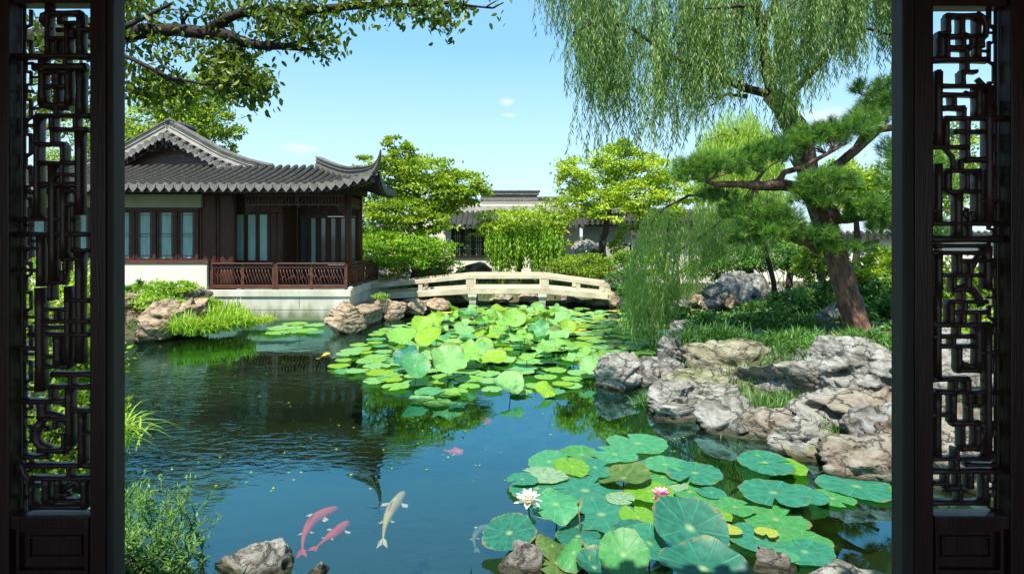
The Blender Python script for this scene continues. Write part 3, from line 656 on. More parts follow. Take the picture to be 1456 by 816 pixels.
# fretted hanging frieze
q = MB(); z0, z1 = 3.56, 3.84
q.box(-8.3,-5.2,yF+.2,yF+.235,z1-.02,z1+.02); q.box(-8.3,-5.2,yF+.2,yF+.235,z0-.015,z0+.015)
n = 30
for i in range(n):
    xx = -8.3 + 3.1*i/n
    h = (.0,.09,.04)[i % 3]
    q.box(xx,xx+.014,yF+.203,yF+.228,z0-h,z1-.02)
    q.box(xx,xx+.1,yF+.205,yF+.226,z0+.06+.07*(i%2),z0+.075+.07*(i%2))
    y = yF+.4+1.3*i/n
    q.box(-5.12,-5.09,y,y+.014,z0-h,z1-.02); q.box(-5.118,-5.092,y,y+.1,z0+.06+.07*(i%2),z0+.075+.07*(i%2))
q.box(-5.123,-5.087,yF+.4,20.1,z0-.015,z0+.015)
for sx, cx in ((1,-8.3),(-1,-5.2)):
    for r in (.12,.22,.32): q.bar((cx,yF+.215,z0-r),(cx+sx*r,yF+.215,z0),.02,.02)
q.build('hanging_frieze', M['timber_red'], pav)
# railing: slanting, gently curved balusters
def railing(a, b, lean, kind):
    a = Vector(a); b = Vector(b); L_ = (b-a).length; t = (b-a).normalized(); nrm = Vector((t.y,-t.x,0))
    q = MB(); up = Vector((0,0,1))
    q.bar(a+up*.10, b+up*.10, .09, .11); q.bar(a+up*.70, b+up*.70, .08, .085); q.bar(a+up*.81, b+up*.81, .20, .045)
    n = max(2, int(L_/2.6)); 
    for i in range(n+1):
        p = a.lerp(b, i/n); q.bar(p+up*.02, p+up*.785, .09, .10)
    r = q.build('railing', M['timber_red'], pav, bevel=.008)
    q = MB(); m_ = int(L_/.105)
    for i in range(m_):
        p = a + t*(.08+ (L_-.16)*i/m_); s = lean*.10
        w_ = random.uniform(-.03,.03) if kind else 0
        q.tube([p+up*.655, p+t*(s*.2+w_)+up*.54+nrm*.02, p+t*(s*1.0)+up*.36+nrm*.05, p+t*(s*1.3-w_)+up*.22+nrm*.03, p+t*(s*1.7)+up*.155], .015, 6)
        if kind and i % 2 == 0: q.tube([p+up*(.25+.2*random.random()), p+t*.14+up*(.3+.25*random.random())], .012, 5)
        elif i % 3 == 0: q.tube([p+t*.03+up*.30, p+t*.17+up*.46], .010, 5)
    q.build('balusters', M['timber_red'], r)
railing((-9.25,yF+.06,.93),(-7.35,yF+.06,.93),1,0)
railing((-7.25,yF+.06,.93),(-5.12,yF+.06,.93),1,1)
railing((-5.06,yF+.25,.93),(-5.06,20.05,.93),1,1)
railing((-5.06,20.3,.93),(-5.06,22.4,.93),1,1)

# ---- roofs. S(x,v): front skirt surface; v 0 top, 1 eave
XE = -4.02     # right eave
def skirt_z(v): return 4.87 - 1.06*v + .22*v*v - .0
def lift(x, v):
    t = max(0, (x+6.2)/(XE+6.2)); return (.36*t**2.3)*v**1.2
yT, yE = 20.02, 17.42
def Sf(x, v):
    t = max(0, (x+6.4)/(XE+6.4))
    return Vector((x, yT+(yE-.16*t*t-yT)*v, skirt_z(v)+lift(x, v)))
def Sr(y, v):   # right skirt, mirrored about the 45 degree hip
    k = -6.42 - (y-yT) if False else None
    t = max(0, (19.7-y)/(19.7-yE))
    return Vector((-6.45+(XE+.16*t*t+6.45)*v, y, skirt_z(v)+(.36*max(0,(19.74-y)/(19.74-yE))**2.3)*v**1.2))
tiles = MB(); under = MB(); ends = MB(); drips = MB()
pitch = .262
def tile_column(fn, u, v0, tilt_axis, side):
    # a cover-tile column: overlapped half round tiles
    n = max(1, int(round((1-v0)/.085)))
    vs = []; fs = []; m_ = 7; r0 = .088
    for i in range(n):
        va, vb = v0+(1-v0)*i/n, v0+(1-v0)*(i+1)/n
        for (v_, rr) in ((va, r0*.90), (vb, r0*1.06)):
            c = fn(u, v_); b0 = len(vs)
            for k in range(m_):
                a = PI*k/(m_-1)
                vs.append(c + side*(math.cos(a)*rr) + Vector((0,0,.035+math.sin(a)*rr*.95)))
        b0 = i*2*m_
        for k in range(m_-1): fs.append((b0+k, b0+k+1, b0+m_+k+1, b0+m_+k))
        # small step closing the lip
        if i < n-1:
            for k in range(m_-1): fs.append((b0+m_+k, b0+m_+k+1, b0+2*m_+k+1, b0+2*m_+k))
    tiles.add(vs, fs)
    # round tile end
    c = fn(u, 1.0); c2 = fn(u, .97); t = (c-c2).normalized()
    vs = [c + t*.012 + Vector((0,0,.045))]; 
    for k in range(12): a = 2*PI*k/12; vs.append(c + t*.012 + side*(math.cos(a)*.082) + Vector((0,0,.045+math.sin(a)*.082)))
    ends.add(vs, [(0, k+1, (k+1) % 12+1) for k in range(12)])
def drip(fn, u, side, vend=1.0):
    c = fn(u, vend); c2 = fn(u, vend-.05); t = (c-c2).normalized(); dn = Vector((0,0,-1))
    prof = [(-.125,.05),(-.118,-.02),(-.085,-.085),(-.035,-.135),(0,-.175),(.035,-.135),(.085,-.085),(.118,-.02),(.125,.05)]
    a = [c + t*(.03+.08*max(0,-z)) + side*x_ + Vector((0,0,z+.02)) for (x_, z) in prof]
    b = [p - t*.025 for p in a]; n = len(prof)
    drips.add(a+b, [tuple(range(n)), tuple(range(2*n-1,n-1,-1))] + [(i,i+n,(i+1)%n+n,(i+1)%n) for i in range(n)])
def v_start(x): return 0 if x < -6.45 else min(.97, (x+6.45)/(XE+6.45))
X_ = np.arange(XE-.06, -20, -pitch)
eY = Vector((0,1,0)); eX = Vector((1,0,0))
for x in X_:
    v0 = v_start(x); tile_column(Sf, x, v0, None, eX)
    drip(Sf, x-pitch/2, eX)
for y in np.arange(yE+.08, 20.4, pitch):
    v0 = 0 if y > yT else min(.97, (yT-y)/(yT-yE)); tile_column(Sr, y, v0, None, eY); drip(Sr, y+pitch/2, eY)
# underlay sheets
def sheet(mb, fn, us, vf, dz=0.0, n=10):
    vs = []; fs = []
    for i, u in enumerate(us):
        v0 = vf(u)
        for k in range(n+1): vs.append(fn(u, v0+(1-v0)*k/n)+Vector((0,0,dz)))
    for i in range(len(us)-1):
        for k in range(n): fs.append((i*(n+1)+k, i*(n+1)+k+1, (i+1)*(n+1)+k+1, (i+1)*(n+1)+k))
    mb.add(vs, fs)
usx = list(np.linspace(-20, -6.45, 30)) + list(np.linspace(-6.2, XE, 18)); usy = list(np.linspace(yE, yT, 16)) + list(np.linspace(20.1, 20.45, 3))
vy = lambda y: 0 if y > yT else (yT-y)/(yT-yE)
sheet(tiles, Sf, usx, v_start, .0); sheet(tiles, Sr, usy, vy, .0)
nt = len(tiles.f); tiles.add(ends.v, ends.f); tiles.add(drips.v, drips.f)
rt = tiles.build('roof_tiles', M['tile'], pav); rt.data.materials.append(M['tile_pale'])
rt.data.polygons.foreach_set('material_index', [0]*nt+[1]*(len(tiles.f)-nt))
q = MB(); sheet(q, Sf, usx, v_start, -.09); sheet(q, Sr, usy, vy, -.09)
# fascia and rafters
for i in range(len(usx)-1):
    a, b = Sf(usx[i],1)+Vector((0,.06,-.10)), Sf(usx[i+1],1)+Vector((0,.06,-.10)); q.bar(a, b, .05, .13)
for i in range(len(usy)-1):
    a, b = Sr(usy[i],1)+Vector((-.06,0,-.10)), Sr(usy[i+1],1)+Vector((-.06,0,-.10)); q.bar(a, b, .05, .13)
for x in np.arange(-19.8, -4.0, .3):
    a, b = Sf(x, .985)+Vector((0,0,-.16)), Sf(x, max(.45, v_start(x)))+Vector((0,0,-.17)); q.bar(a, b, .07, .09)
for y in np.arange(17.6, 20.4, .3):
    a, b = Sr(y, .985)+Vector((0,0,-.16)), Sr(y, max(.45, vy(y)))+Vector((0,0,-.17)); q.bar(a, b, .07, .09)
q.bar(Sf(XE,1)+Vector((0,.05,-.14)), (-5.15,18.7,4.1), .14, .2)
q.build('rafters', M['timber_black'], pav)
# hip ridge sweeping to the upturned tip
hp = []
for i in range(15):
    s = i/14; x = -6.45+(XE+6.45)*s; v = s
    p = Sf(x, v_start(x) if x > -6.45 else 0); hp.append(p+Vector((0,0,.06)))
tip = hp[-1]
ext = [tip+Vector((.10,-.12,.07)), tip+Vector((.20,-.24,.20)), tip+Vector((.26,-.32,.36)), tip+Vector((.29,-.36,.52))]
path = [hp[0]+Vector((-.05,.05,.02))]+hp[1:]+ext
diag = Vector((1,1,0)).normalized()
q = MB(); m_ = len(path)
def ridge(mb, path, layers, side):
    for (w_, z0, z1) in layers:
        vs = []; n = len(path)
        for i, p in enumerate(path):
            k = 1 - .78*max(0, (i-(n-8))/7)**1.0 if n > 8 else 1
            ww = w_*k; a0 = z0*k; a1 = z1*k
            for (sx, z) in ((-1,a0),(1,a0),(1,a1),(-1,a1)): vs.append(p + side*(ww*.5*sx) + Vector((0,0,z)))
        fs = [(i*4+k_, i*4+(k_+1)%4, (i+1)*4+(k_+1)%4, (i+1)*4+k_) for i in range(n-1) for k_ in range(4)]
        fs += [(3,2,1,0), tuple((n-1)*4+k_ for k_ in range(4))]
        mb.add(vs, fs)
ridge(q, path, [(.26,-.12,.06),(.17,.062,.15),(.24,.152,.185),(.15,.187,.25),(.22,.252,.30)], diag)
q.build('hip_ridge', M['ridge_dark'], pav)

# upper gable roof: ridge runs away from us at x = XR
XR = -11.53
GP = [(0,6.12),(.75,5.70),(1.7,5.17),(2.52,4.86),(3.35,4.66)]
def gz_(dx):
    dx = abs(dx); xs, zz = zip(*GP); return float(np.interp(dx, xs, zz)) 
yG = 20.0
q = MB()      # slopes
for s in (-1,1):
    us = np.linspace(0, 3.5, 12)
    vs = []; fs = []
    for dx in us:
        for y in (yG+.1, 21.6): vs.append((XR+s*dx, y, gz_(dx)-.02)); 
        for y in (21.6, yG+.1): vs.append((XR+s*dx, y, gz_(dx)-.14))
    for i in range(11):
        for k in range(4): fs.append((i*4+k, i*4+(k+1)%4, (i+1)*4+(k+1)%4, (i+1)*4+k))
    q.add(vs, fs)
    for y in np.arange(yG+.45, 21.6, pitch):
        pts = [(XR+s*dx, y, gz_(dx)+.03) for dx in us]; q.tube(pts, .085, 8, smooth=False)
q.build('upper_roof', M['tile'], pav)
# verge: tiles laid crosswise over the gable edge, drooping ends, then pale band and dark cap
q = MB(); q2 = MB(); q3 = MB()
for s in (-1,1):
    path = [Vector((XR+s*dx, yG, gz_(dx))) for dx in np.linspace(0, 3.4, 14)]
    L_ = 0; dxs = np.arange(.13, 3.0, .235)
    for dx in dxs:
        c = Vector((XR+s*dx, yG, gz_(dx)-.10)); sl = (gz_(dx+.05)-gz_(dx-.05))/.1
        t = Vector((s, 0, sl)).normalized(); n_ = Vector((-t.z*s if s>0 else t.z, 0, abs(t.x))).normalized()
        n_ = t.cross(Vector((0,1,0))); n_ = n_ if n_.z > 0 else -n_
        c = Vector((XR+s*dx, yG, gz_(dx))) - n_*.10
        # cover tile: half round leaning out and down
        vs = []; m_ = 7
        for (yy, dz, rr) in ((.25,.06,.095),(.0,.015,.10),(-.22,-.06,.11)):
            for k in range(m_):
                a = PI*k/(m_-1); vs.append(c + Vector((0,yy,dz)) + t*(math.cos(a)*rr) + n_*(math.sin(a)*rr))
        q.add(vs, [(i*m_+k, i*m_+k+1, (i+1)*m_+k+1, (i+1)*m_+k) for i in range(2) for k in range(m_-1)])
        cc = c + Vector((0,-.225,-.06))
        vs = [cc] + [cc + t*(math.cos(2*PI*k/12)*.10) + n_*(math.sin(2*PI*k/12)*.10) for k in range(12)]
        q.add(vs, [(0,k+1,(k+1)%12+1) for k in range(12)])
        # drip tongue between
        c3 = c + t*.118 + Vector((0,-.19,-.02))
        prof = [(-.10,.02),(-.09,-.06),(-.04,-.15),(0,-.19),(.04,-.15),(.09,-.06),(.10,.02)]
        a_ = [c3 + t*x_ + n_*z_ + Vector((0,-.12*max(0,-z_)*3,0)) for (x_,z_) in prof]; b_ = [p+Vector((0,.03,0)) for p in a_]; n9 = len(prof)
        q.add(a_+b_, [tuple(range(n9)), tuple(range(2*n9-1,n9-1,-1))]+[(i,i+n9,(i+1)%n9+n9,(i+1)%n9) for i in range(n9)])
    side = Vector((0,1,0))
    q2.sweep(path, [(-.02,.0),(.30,.0),(.30,.13),(-.02,.13)], side)
    q2.sweep(path, [(-.05,.145),(.33,.145),(.33,.17),(-.05,.17)], side)
    q2.sweep(path, [(.0,.185),(.28,.185),(.28,.27),(.0,.27)], side)
    q3.sweep(path, [(.02,.13),(.26,.13),(.26,.146),(.02,.146)], side); q3.sweep(path, [(.03,.17),(.25,.17),(.25,.187),(.03,.187)], side)
    q3.sweep(path, [(-.06,.272),(.34,.272),(.34,.31),(-.06,.31)], side); q3.sweep(path, [(.04,.311),(.24,.311),(.2,.37),(.08,.37)], side)
q.build('verge_tiles', M['tile_pale'], pav); vb = q2.build('verge_ridge', M['ridge'], pav); q3.build('verge_cap', M['ridge_dark'], vb)
q = MB(); q.box(XR-.14,XR+.14,yG,21.6,6.1,6.38); q.box(XR-.2,XR+.2,yG-.02,21.6,6.382,6.42); q.tube([(XR,yG-.05,6.46),(XR,21.6,6.46)],.08,8)
q.build('main_ridge', M['ridge_dark'], pav)
# gable wall, bargeboards and pendant
q = MB(); n = 9
for i in range(n):
    z = 4.72+i*.155; wd = (6.0-z-.05)*2.1
    if wd > .15: q.box(XR-wd, XR+wd, yG+.34+.01*(i%2), yG+.38+.01*(i%2), z, z+.150)
q.box(XR-2.9,XR+2.9,yG+.2,yG+.33,4.74,4.84)
q.build('gable_boards', M['timber_red'], pav)
q = MB()
for s in (-1,1):
    q.sweep([Vector((XR+s*dx, yG+.0, gz_(dx)-.16)) for dx in np.linspace(0, 3.2, 12)], [(.0,-.20),(.05,-.20),(.05,.0),(.0,.0)], Vector((0,1,0)))
    q.tube([(XR+s*.03,yG-.03,5.95),(XR+s*.10,yG-.03,5.62),(XR+s*.30,yG-.03,5.42),(XR+s*.62,yG-.03,5.40),(XR+s*.95,yG-.03,5.42)],[.06,.05,.045,.035,.03],8)
q.tube([(XR,yG-.03,6.0),(XR,yG-.03,5.55),(XR,yG-.03,5.36)],[.05,.075,.02],8)
q.build('bargeboard', M['timber_black'], pav)

# ------------------------------------------------------------ stone bridge
YB = 21.0
br = empty('stone_footbridge', (0,YB,0), 'low cream stone footbridge with open railing across the far end of the pond', 'bridge')
def bz(px, py, y=YB): return Vector(((px-CX)/F*y, y, CZ+(HY-py)/F*y))
top = [(515,405.5),(598,398.5),(668,390.5),(775,390.5),(822,396),(868,403)]
bot = [(515,427),(598,422.5),(668,417.5),(775,417.5),(822,420.5),(868,426)]
W_ = 1.35
for yy in (YB, YB+W_):
    q = MB()
    dx = 0
    for i in (0,2,3):
        i2 = {0:2,2:3,3:5}[i]
        a = bz(*top[i]); b = bz(*top[i2]); a.y = b.y = yy; q.bar(a-Vector((0,0,.07)), b-Vector((0,0,.07)), .15, .15)
    r = q.build('handrail', M['bridge'], br, bevel=.012)
    q = MB()
    for i in (0,2,3):
        i2 = {0:2,2:3,3:5}[i]
        a = bz(*bot[i]); b = bz(*bot[i2]); a.y = b.y = yy; q.bar(a+Vector((0,-.01,.105)), b+Vector((0,-.01,.105)), .20, .21)
    q.build('edge_beam', M['bridge'], br, bevel=.012)
    for i, (px, wd) in enumerate(((520,.2),(598,.15),(668,.26),(722,.12),(775,.26),(822,.15),(864,.2))):
        zt_ = np.interp(px, [t[0] for t in top], [bz(*t).z for t in top]); zb_ = np.interp(px, [t[0] for t in bot], [bz(*t).z for t in bot])
        x = bz(px, 400).x
        if px == 722: continue
        q = MB(); q.box(x-wd/2,x+wd/2,yy-.06,yy+.06,zb_+.208,zt_-.142); q.build('post', M['bridge'], br, bevel=.008)
q = MB()
for i in (0,2,3):
    i2 = {0:2,2:3,3:5}[i]
    a = bz(*bot[i]); b = bz(*bot[i2]); a.y = b.y = YB+W_/2; q.bar(a+Vector((0,0,.09)), b+Vector((0,0,.09)), W_-.22, .12)
q.build('deck', M['bridge'], br, bevel=.01)
for px in (672, 771):
    for yy in (YB+.05, YB+W_-.05):
        x = bz(px, 400).x; q = MB(); q.box(x-.12,x+.12,yy-.1,yy+.1,.22,.44); q.box(x-.115,x+.115,yy-.095,yy+.095,-.9,.205); q.build('pier', M['plinth'], br, bevel=.012)
    q = MB(); x = bz(px, 400).x; q.box(x-.15,x+.15,YB-.12,YB+W_+.12,.445,.555); q.build('crossbeam', M['plinth'], br, bevel=.012)

# ------------------------------------------------------------ far house and garden walls
def tiled_eave(parent, x0, x1, yf, zf, yb, zb, mat=M['tile'], pitch=.27, both=False):
    q = MB()
    q.add([(x0,yf,zf),(x1,yf,zf),(x1,yb,zb),(x0,yb,zb),(x0,yf,zf-.08),(x1,yf,zf-.08),(x1,yb,zb-.08),(x0,yb,zb-.08)],[(0,1,2,3),(4,7,6,5),(0,4,5,1),(2,6,7,3),(0,3,7,4),(1,5,6,2)])
    n = int((x1-x0)/pitch)
    for i in range(n+1):
        x = x0+(x1-x0)*i/n; q.tube([(x,yb,zb+.03),(x,(yf+yb)/2,(zf+zb)/2+.01),(x,yf-.02,zf+.03)], .085, 7, smooth=False)
        if i < n:
            c = Vector((x+pitch/2, yf-.03, zf)); q.add([c+Vector(p) for p in ((-.1,0,.03),(-.07,-.02,-.09),(0,-.03,-.15),(.07,-.02,-.09),(.1,0,.03))], [(0,1,2,3,4)])
    return q.build('roof', mat, parent)
hs = empty('white_house', (-1.5,30,0), 'cream plastered house with dark lattice window and grey tiled roof beyond the footbridge', 'house')
q = MB()
wx0, wx1, wz0, wz1 = P(643,0,30).x, P(703,0,30).x, P(0,363,30).z, P(0,327,30).z
q.box(-5.5,wx0,30,30.3,.3,3.3); q.box(wx1,3.4,30,30.3,.3,3.3); q.box(wx0,wx1,30.001,30.299,.3,wz0); q.box(wx0,wx1,30.001,30.299,wz1,3.3)
q.box(-5.5,3.4,33.5,33.95,.3,4.35); q.box(-5.5,-5.3,30.3,34,.3,3.3); q.box(3.2,3.4,30.3,34,.3,3.3)
q.build('wall', M['plaster'], hs)
q = MB(); q.box(wx0-.05,wx1+.05,29.92,30.1,wz0-.12,wz0); q.box(wx0-.05,wx1+.05,29.92,30.1,wz1,wz1+.12)
for i in range(5): x = wx0+(wx1-wx0)*i/4; q.box(x-.045,x+.045,29.94,30.08,wz0,wz1)
q.box(wx0,wx1,29.95,30.07,(wz0+wz1)/2-.02,(wz0+wz1)/2+.04)
wd = q.build('window', M['timber_black'], hs)
q = MB(); q.box(wx0,wx1,30.04,30.06,wz0,wz1); q.build('pane', M['glass'], wd)
q = MB()
for i in range(4):
    xa = wx0+(wx1-wx0)*i/4
    for f_ in (.3,.5,.7): xx = xa+(wx1-wx0)/4*f_; q.box(xx-.012,xx+.012,29.98,30.03,wz0,wz1)
    for zz in (.25,.75): q.box(xa,xa+(wx1-wx0)/4,29.985,30.025,wz0+(wz1-wz0)*zz-.012,wz0+(wz1-wz0)*zz+.012)
q.build('window_lattice', M['plinth'], wd)
q = MB(); q.box(wx0-.3,wx1+.3,29.85,29.99,wz1+.14,wz1+.3); q.build('lintel', M['beige'], hs)
tiled_eave(hs, P(630,0,29.4).x, P(724,0,29.4).x, 29.3, P(0,322,29.3).z, 30.9, P(0,302,30.9).z)
tiled_eave(hs, P(724,0,29.4).x+.3, 3.6, 29.3, P(0,322,29.3).z, 30.9, P(0,302,30.9).z)
q = MB(); q.box(P(630,0,31).x,3.6,30.95,31.25,3.2,P(0,293,31).z); q.build('ridge', M['ridge'], hs)
q = MB(); xa, xb = P(683,0,34).x, P(765,0,34).x
q.box(xa-1.4,xb+1.6,34,34.4,.3,P(0,286,34).z); q.build('wall', M['plaster'], hs)
q = MB(); q.box(xa,xb,33.85,34.5,P(0,285.5,34).z,P(0,281,34).z); q.box(xa+.05,xb-.05,33.9,34.45,P(0,280.7,34).z,P(0,277.5,34).z); q.box(xa-.05,xb+.05,33.8,34.5,P(0,277,34).z,P(0,273,34).z); q.box(xb,xb+1.5,33.95,34.4,P(0,286,34).z,P(0,282,34).z)
q.build('ridge', M['tile_pale'], hs)
q = MB(); q.box(xa-.1,xb+.12,33.75,34.55,P(0,272.8,34).z,P(0,271,34).z); q.box(xa,xb,33.88,34.47,P(0,277.4,34).z,P(0,277.1,34).z); q.box(xb-.1,xb+1.6,33.85,34.5,P(0,281.8,34).z,P(0,280,34).z); q.build('ridge_cap', M['ridge_dark'], hs)

gw = empty('garden_wall', (6,31,0), 'weathered grey plaster garden wall with dark tile coping behind the yellow-green tree', 'wall')
q = MB(); q.box(3.7,14,31,31.3,.3,P(0,322,31).z); q.build('wall', M['plaster_grey'], gw)
q = MB(); z = P(0,318,31).z; q.box(3.7,14,30.9,31.4,z-.14,z); q.build('moulding', M['tile_pale'], gw)
zc = P(0,300,31).z
o_ = tiled_eave(gw, 3.7, 14, 30.5, z+.05, 31.15, zc-.1); tiled_eave(gw, 3.7, 14, 31.8, z+.05, 31.16, zc-.1)
q = MB(); q.box(3.7,14,31.0,31.3,zc-.14,zc+.08); q.build('ridge', M['ridge_dark'], gw)
lw = empty('garden_wall', (-9,26,0), 'plain white garden wall behind the layered maple, left of the house', 'wall')
q = MB(); q.box(-30,-5.6,29,29.3,.3,2.7); q.build('wall', M['plaster'], lw)
tiled_eave(lw, -30, -5.6, 28.7, 2.75, 29.15, 3.05)
rw = empty('garden_wall', (18,26,0), 'pale plaster wall glimpsed through the hanging willow strands', 'wall')
q = MB(); q.box(5.0,20,24.8,25.0,.3,P(0,338,25).z); q.build('wall', M['plaster'], rw)
tiled_eave(rw, 5.0, 20, 24.5, P(0,338,25).z+.03, 24.95, P(0,333,25).z+.05)

# ------------------------------------------------------------ rocks
_ico = {}
def ico(sub):
    if sub not in _ico:
        bm = bmesh.new(); bmesh.ops.create_icosphere(bm, subdivisions=sub, radius=1)
        _ico[sub] = (np.array([v.co[:] for v in bm.verts]), np.array([[v.index for v in f.verts] for f in bm.faces])); bm.free()
    return _ico[sub]
def rock(x0, x1, y0, y1, d, label, mat='rock_white', seed=0, depth=None, sub=5, group=None, cuts=16, flat=0.0, holes=.0, sink=.12, rz=0):
    """x0..x1, y0..y1: outline as seen from the hall (pixels) of a boulder standing d metres out"""
    if group == 'R': w0, h0 = x1-x0, y1-y0; x0 -= w0*.10; x1 += w0*.10; y0 -= h0*.10; y1 += h0*.04; group = None
    a, b = P(x0, y1, d), P(x1, y0, d)
    sx, sz = (b.x-a.x)/2, (b.z-a.z)/2
    sy = depth if depth else max(sx*.8, .25)
    r_ = random.Random(seed*31+5); V, Fc = ico(sub); V = V.copy()
    Vb = V.copy()
    for k in range(cuts):
        n = Vector((r_.uniform(-1,1), r_.uniform(-1,1), r_.uniform(-.5,1))).normalized(); n = np.array(n)
        o = r_.uniform(.42,.8); dd = V@n; V = V - np.outer(np.maximum(dd-o, 0)*.96, n)
    if flat: V[:,2] = np.where(V[:,2] > 1-flat, 1-flat+(V[:,2]-1+flat)*.15, V[:,2])
    s3 = Vector((seed*3.1, seed*1.7, seed*.9)); size = np.array([sx, sy, sz]); fsc = 1.0/max(.22, (sx*sz*sy)**(1/3)*.9)
    out = np.empty(len(V))
    S = V*size
    for i in range(len(V)):
        p = Vector(S[i])
        q_ = Vector((p.x, p.y, p.z*1.9))*fsc + s3
        n1 = noise.noise(q_*1.1); n2 = 1-abs(noise.noise(q_*2.1))*2; n3 = 1-abs(noise.noise(q_*4.7))*2; n4 = noise.noise(q_*11)
        h = .13*n1 + .10*(n2-.5) + .085*(n3-.5) + .04*n4 + .03*(math.floor((q_.z*1.2+.6*n1)*2)%2)
        c = noise.noise(q_*1.6+Vector((9,4,2)))
        if c > .28: h -= (c-.28)*(.8+holes)
        out[i] = h
    V = V*(1+out[:,None]) 
    # fit to the outline
    mn, mx_ = V.min(0), V.max(0); V = (V-(mn+mx_)/2)/((mx_-mn)/2)
    c_, s_ = math.cos(rz), math.sin(rz)
    V = V*np.array([sx, sy, sz+sink/2])
    ctr = np.array([(a.x+b.x)/2, d+sy*.35, (a.z+b.z)/2-sink/2])
    V = V + ctr
    o = np_mesh('rock', V, Fc, M[mat], smooth=True)
    prop(o, label, 'rock', group)
    return o
RG = 'limestone rocks of the right shore'
rock(843,916,503,566,10.2,'rounded pale boulder standing in the water at the tip of the right shore','rock_white',1,.45)
rock(934,968,476,536,11.6,'upright grey rock just right of the boulder at the water tip','rock_grey',2,.4,holes=.8)
rock(955,1008,456,520,11.9,'tall blue-grey rock with a pale streaked face left of the spiky grass','rock_grey',3,.4,holes=.8)
rock(928,1000,512,560,10.5,'low grey-brown rock between the water boulder and the big mossy rock','rock_grey',4,.5)
rock(984,1120,490,572,9.9,'big domed brown-grey rock below the spiky grass on the right shore','rock_green',5,.7,holes=.4,group='R')
rock(1060,1125,500,545,10.1,'small rounded rock on the right shoulder of the big domed rock','rock_grey',6,.4,group='R')
rock(930,1016,548,606,8.9,'flat pale ledge rock at the water edge beneath the big domed rock','rock_white',7,.55,flat=.4,group='R')
rock(1004,1118,574,642,7.95,'long flat shore slab below the trailing grass','rock_white',8,.55,flat=.45,group='R')
rock(1045,1130,535,585,9.0,'leaning grey slab behind the trailing grass','rock_grey',9,.5,flat=.3,group='R')
rock(1085,1215,516,606,8.5,'broad sloping pale slab right of the trailing grass','rock_white',10,.7,flat=.15,group='R')
rock(1172,1300,490,590,7.9,'largest peaked pale rock of the right shore beside the window leaf','rock_white',11,.7,sub=6,holes=.5,group='R')
rock(1175,1300,556,650,7.3,'tan fissured rock under the largest peaked rock','rock_orange',12,.6,holes=.6,group='R')
rock(1100,1190,606,660,7.15,'low shore rock between the long slab and the orange ledge','rock_white',13,.35,flat=.3,group='R')
rock(1180,1310,636,700,6.5,'orange-stained ledge rock at the water by the right window leaf','rock_orange',14,.5,flat=.3,group='R')
rock(1300,1420,470,620,7.6,'pale rock seen through the lattice of the right window leaf','rock_white',15,.7,group='R')
rock(1296,1450,600,745,6.2,'low pale rock at the water seen through the right lattice','rock_orange',16,.6,flat=.2,group='R')
rock(1155,1206,432,474,11.9,'jagged white rock left of the pine trunk foot','rock_white',17,.3,holes=1)
rock(1064,1092,466,488,11.4,'small white stone poking out of the ground cover plants','rock_white',18,.2,sub=4)
rock(1195,1232,482,500,8.9,'little grey stone on top of the plants above the peaked rock','rock_grey',19,.2,sub=4)
rock(960,1062,536,592,9.35,'brown-grey rock wedged under the left of the big domed rock','rock_green',27,.5,group='R')
rock(990,1075,556,606,8.7,'pale slab bridging the ledge and the long shore slab','rock_white',28,.5,flat=.3,group='R')
rock(1058,1150,590,650,7.6,'tan shore stone under the trailing grass','rock_orange',29,.4,flat=.35,group='R')
rock(1120,1200,505,560,9.4,'grey rock between the domed rock and the largest peaked one','rock_grey',36,.5,group='R')
rock(1130,1245,560,640,7.7,'fissured pale rock below the sloping slab','rock_white',37,.5,holes=.4,group='R')
rock(905,950,515,560,10.6,'flat blue-grey stone linking the water boulder to the shore','rock_grey',38,.5,flat=.4,group='R')
rock(1225,1330,585,660,6.9,'grey rock above the orange ledge at the right window leaf','rock_grey',39,.5,group='R')
rock(925,1070,572,612,8.55,'low flat water ledge under the left shore boulders','rock_white',52,.4,flat=.5)
rock(1030,1130,606,646,7.75,'narrow shelf of pale stone stepping out at the waterline','rock_white',53,.35,flat=.5)
rock(1110,1215,622,664,7.05,'flat grey shelf stone left of the orange ledge','rock_green',54,.35,flat=.5)
rock(1010,1100,536,572,9.3,'flat weathered slab in front of the domed rock','rock_white',55,.45,flat=.4)
# near shore
rock(1068,1142,779,860,4.62,'speckled grey stone at the bottom edge right of the lotus','rock_white',20,.2)
rock(706,792,775,860,4.62,'grey stone with pale lichen at the bottom edge left of the lotus','rock_white',21,.2)
rock(782,850,803,850,4.55,'mostly cropped grey stone between the two near lotus stones','rock_white',22,.15,sub=4)
rock(274,434,770,900,4.62,'large weathered grey rock at the bottom left beside the leafy shrub','rock_white',23,.35,sub=6,holes=.6)
rock(425,466,798,850,4.6,'small white stone right of the large bottom rock','rock_white',24,.15,sub=4)
rock(160,212,792,860,4.5,'pale stone at the foot of the left window leaf','rock_white',25,.2,sub=4)
rock(1150,1300,812,860,4.35,'flat pale stone at the bottom right corner of the pond','rock_white',26,.25,sub=4,flat=.3)
# left bank
rock(176,244,428,494,14.8,'tall tan rock with dark hollows at the left bank','rock_tan',30,.7,holes=1.2)
rock(228,292,424,476,15.4,'tan cracked rock right of the hollowed left bank rock','rock_tan',31,.6,holes=.8)
rock(120,196,412,478,15.6,'pinkish rock at the left bank partly behind the window leaf','rock_tan',32,.8)
rock(232,298,408,432,17.2,'flat orange-topped rock below the white wall','rock_orange',33,.5,flat=.4)
rock(252,298,424,446,16.4,'pale pink ledge rock above the grassy clump','rock_tan',34,.4,flat=.3,sub=4)
rock(60,130,420,500,14.2,'large tan rock seen through the left lattice','rock_tan',35,.7)
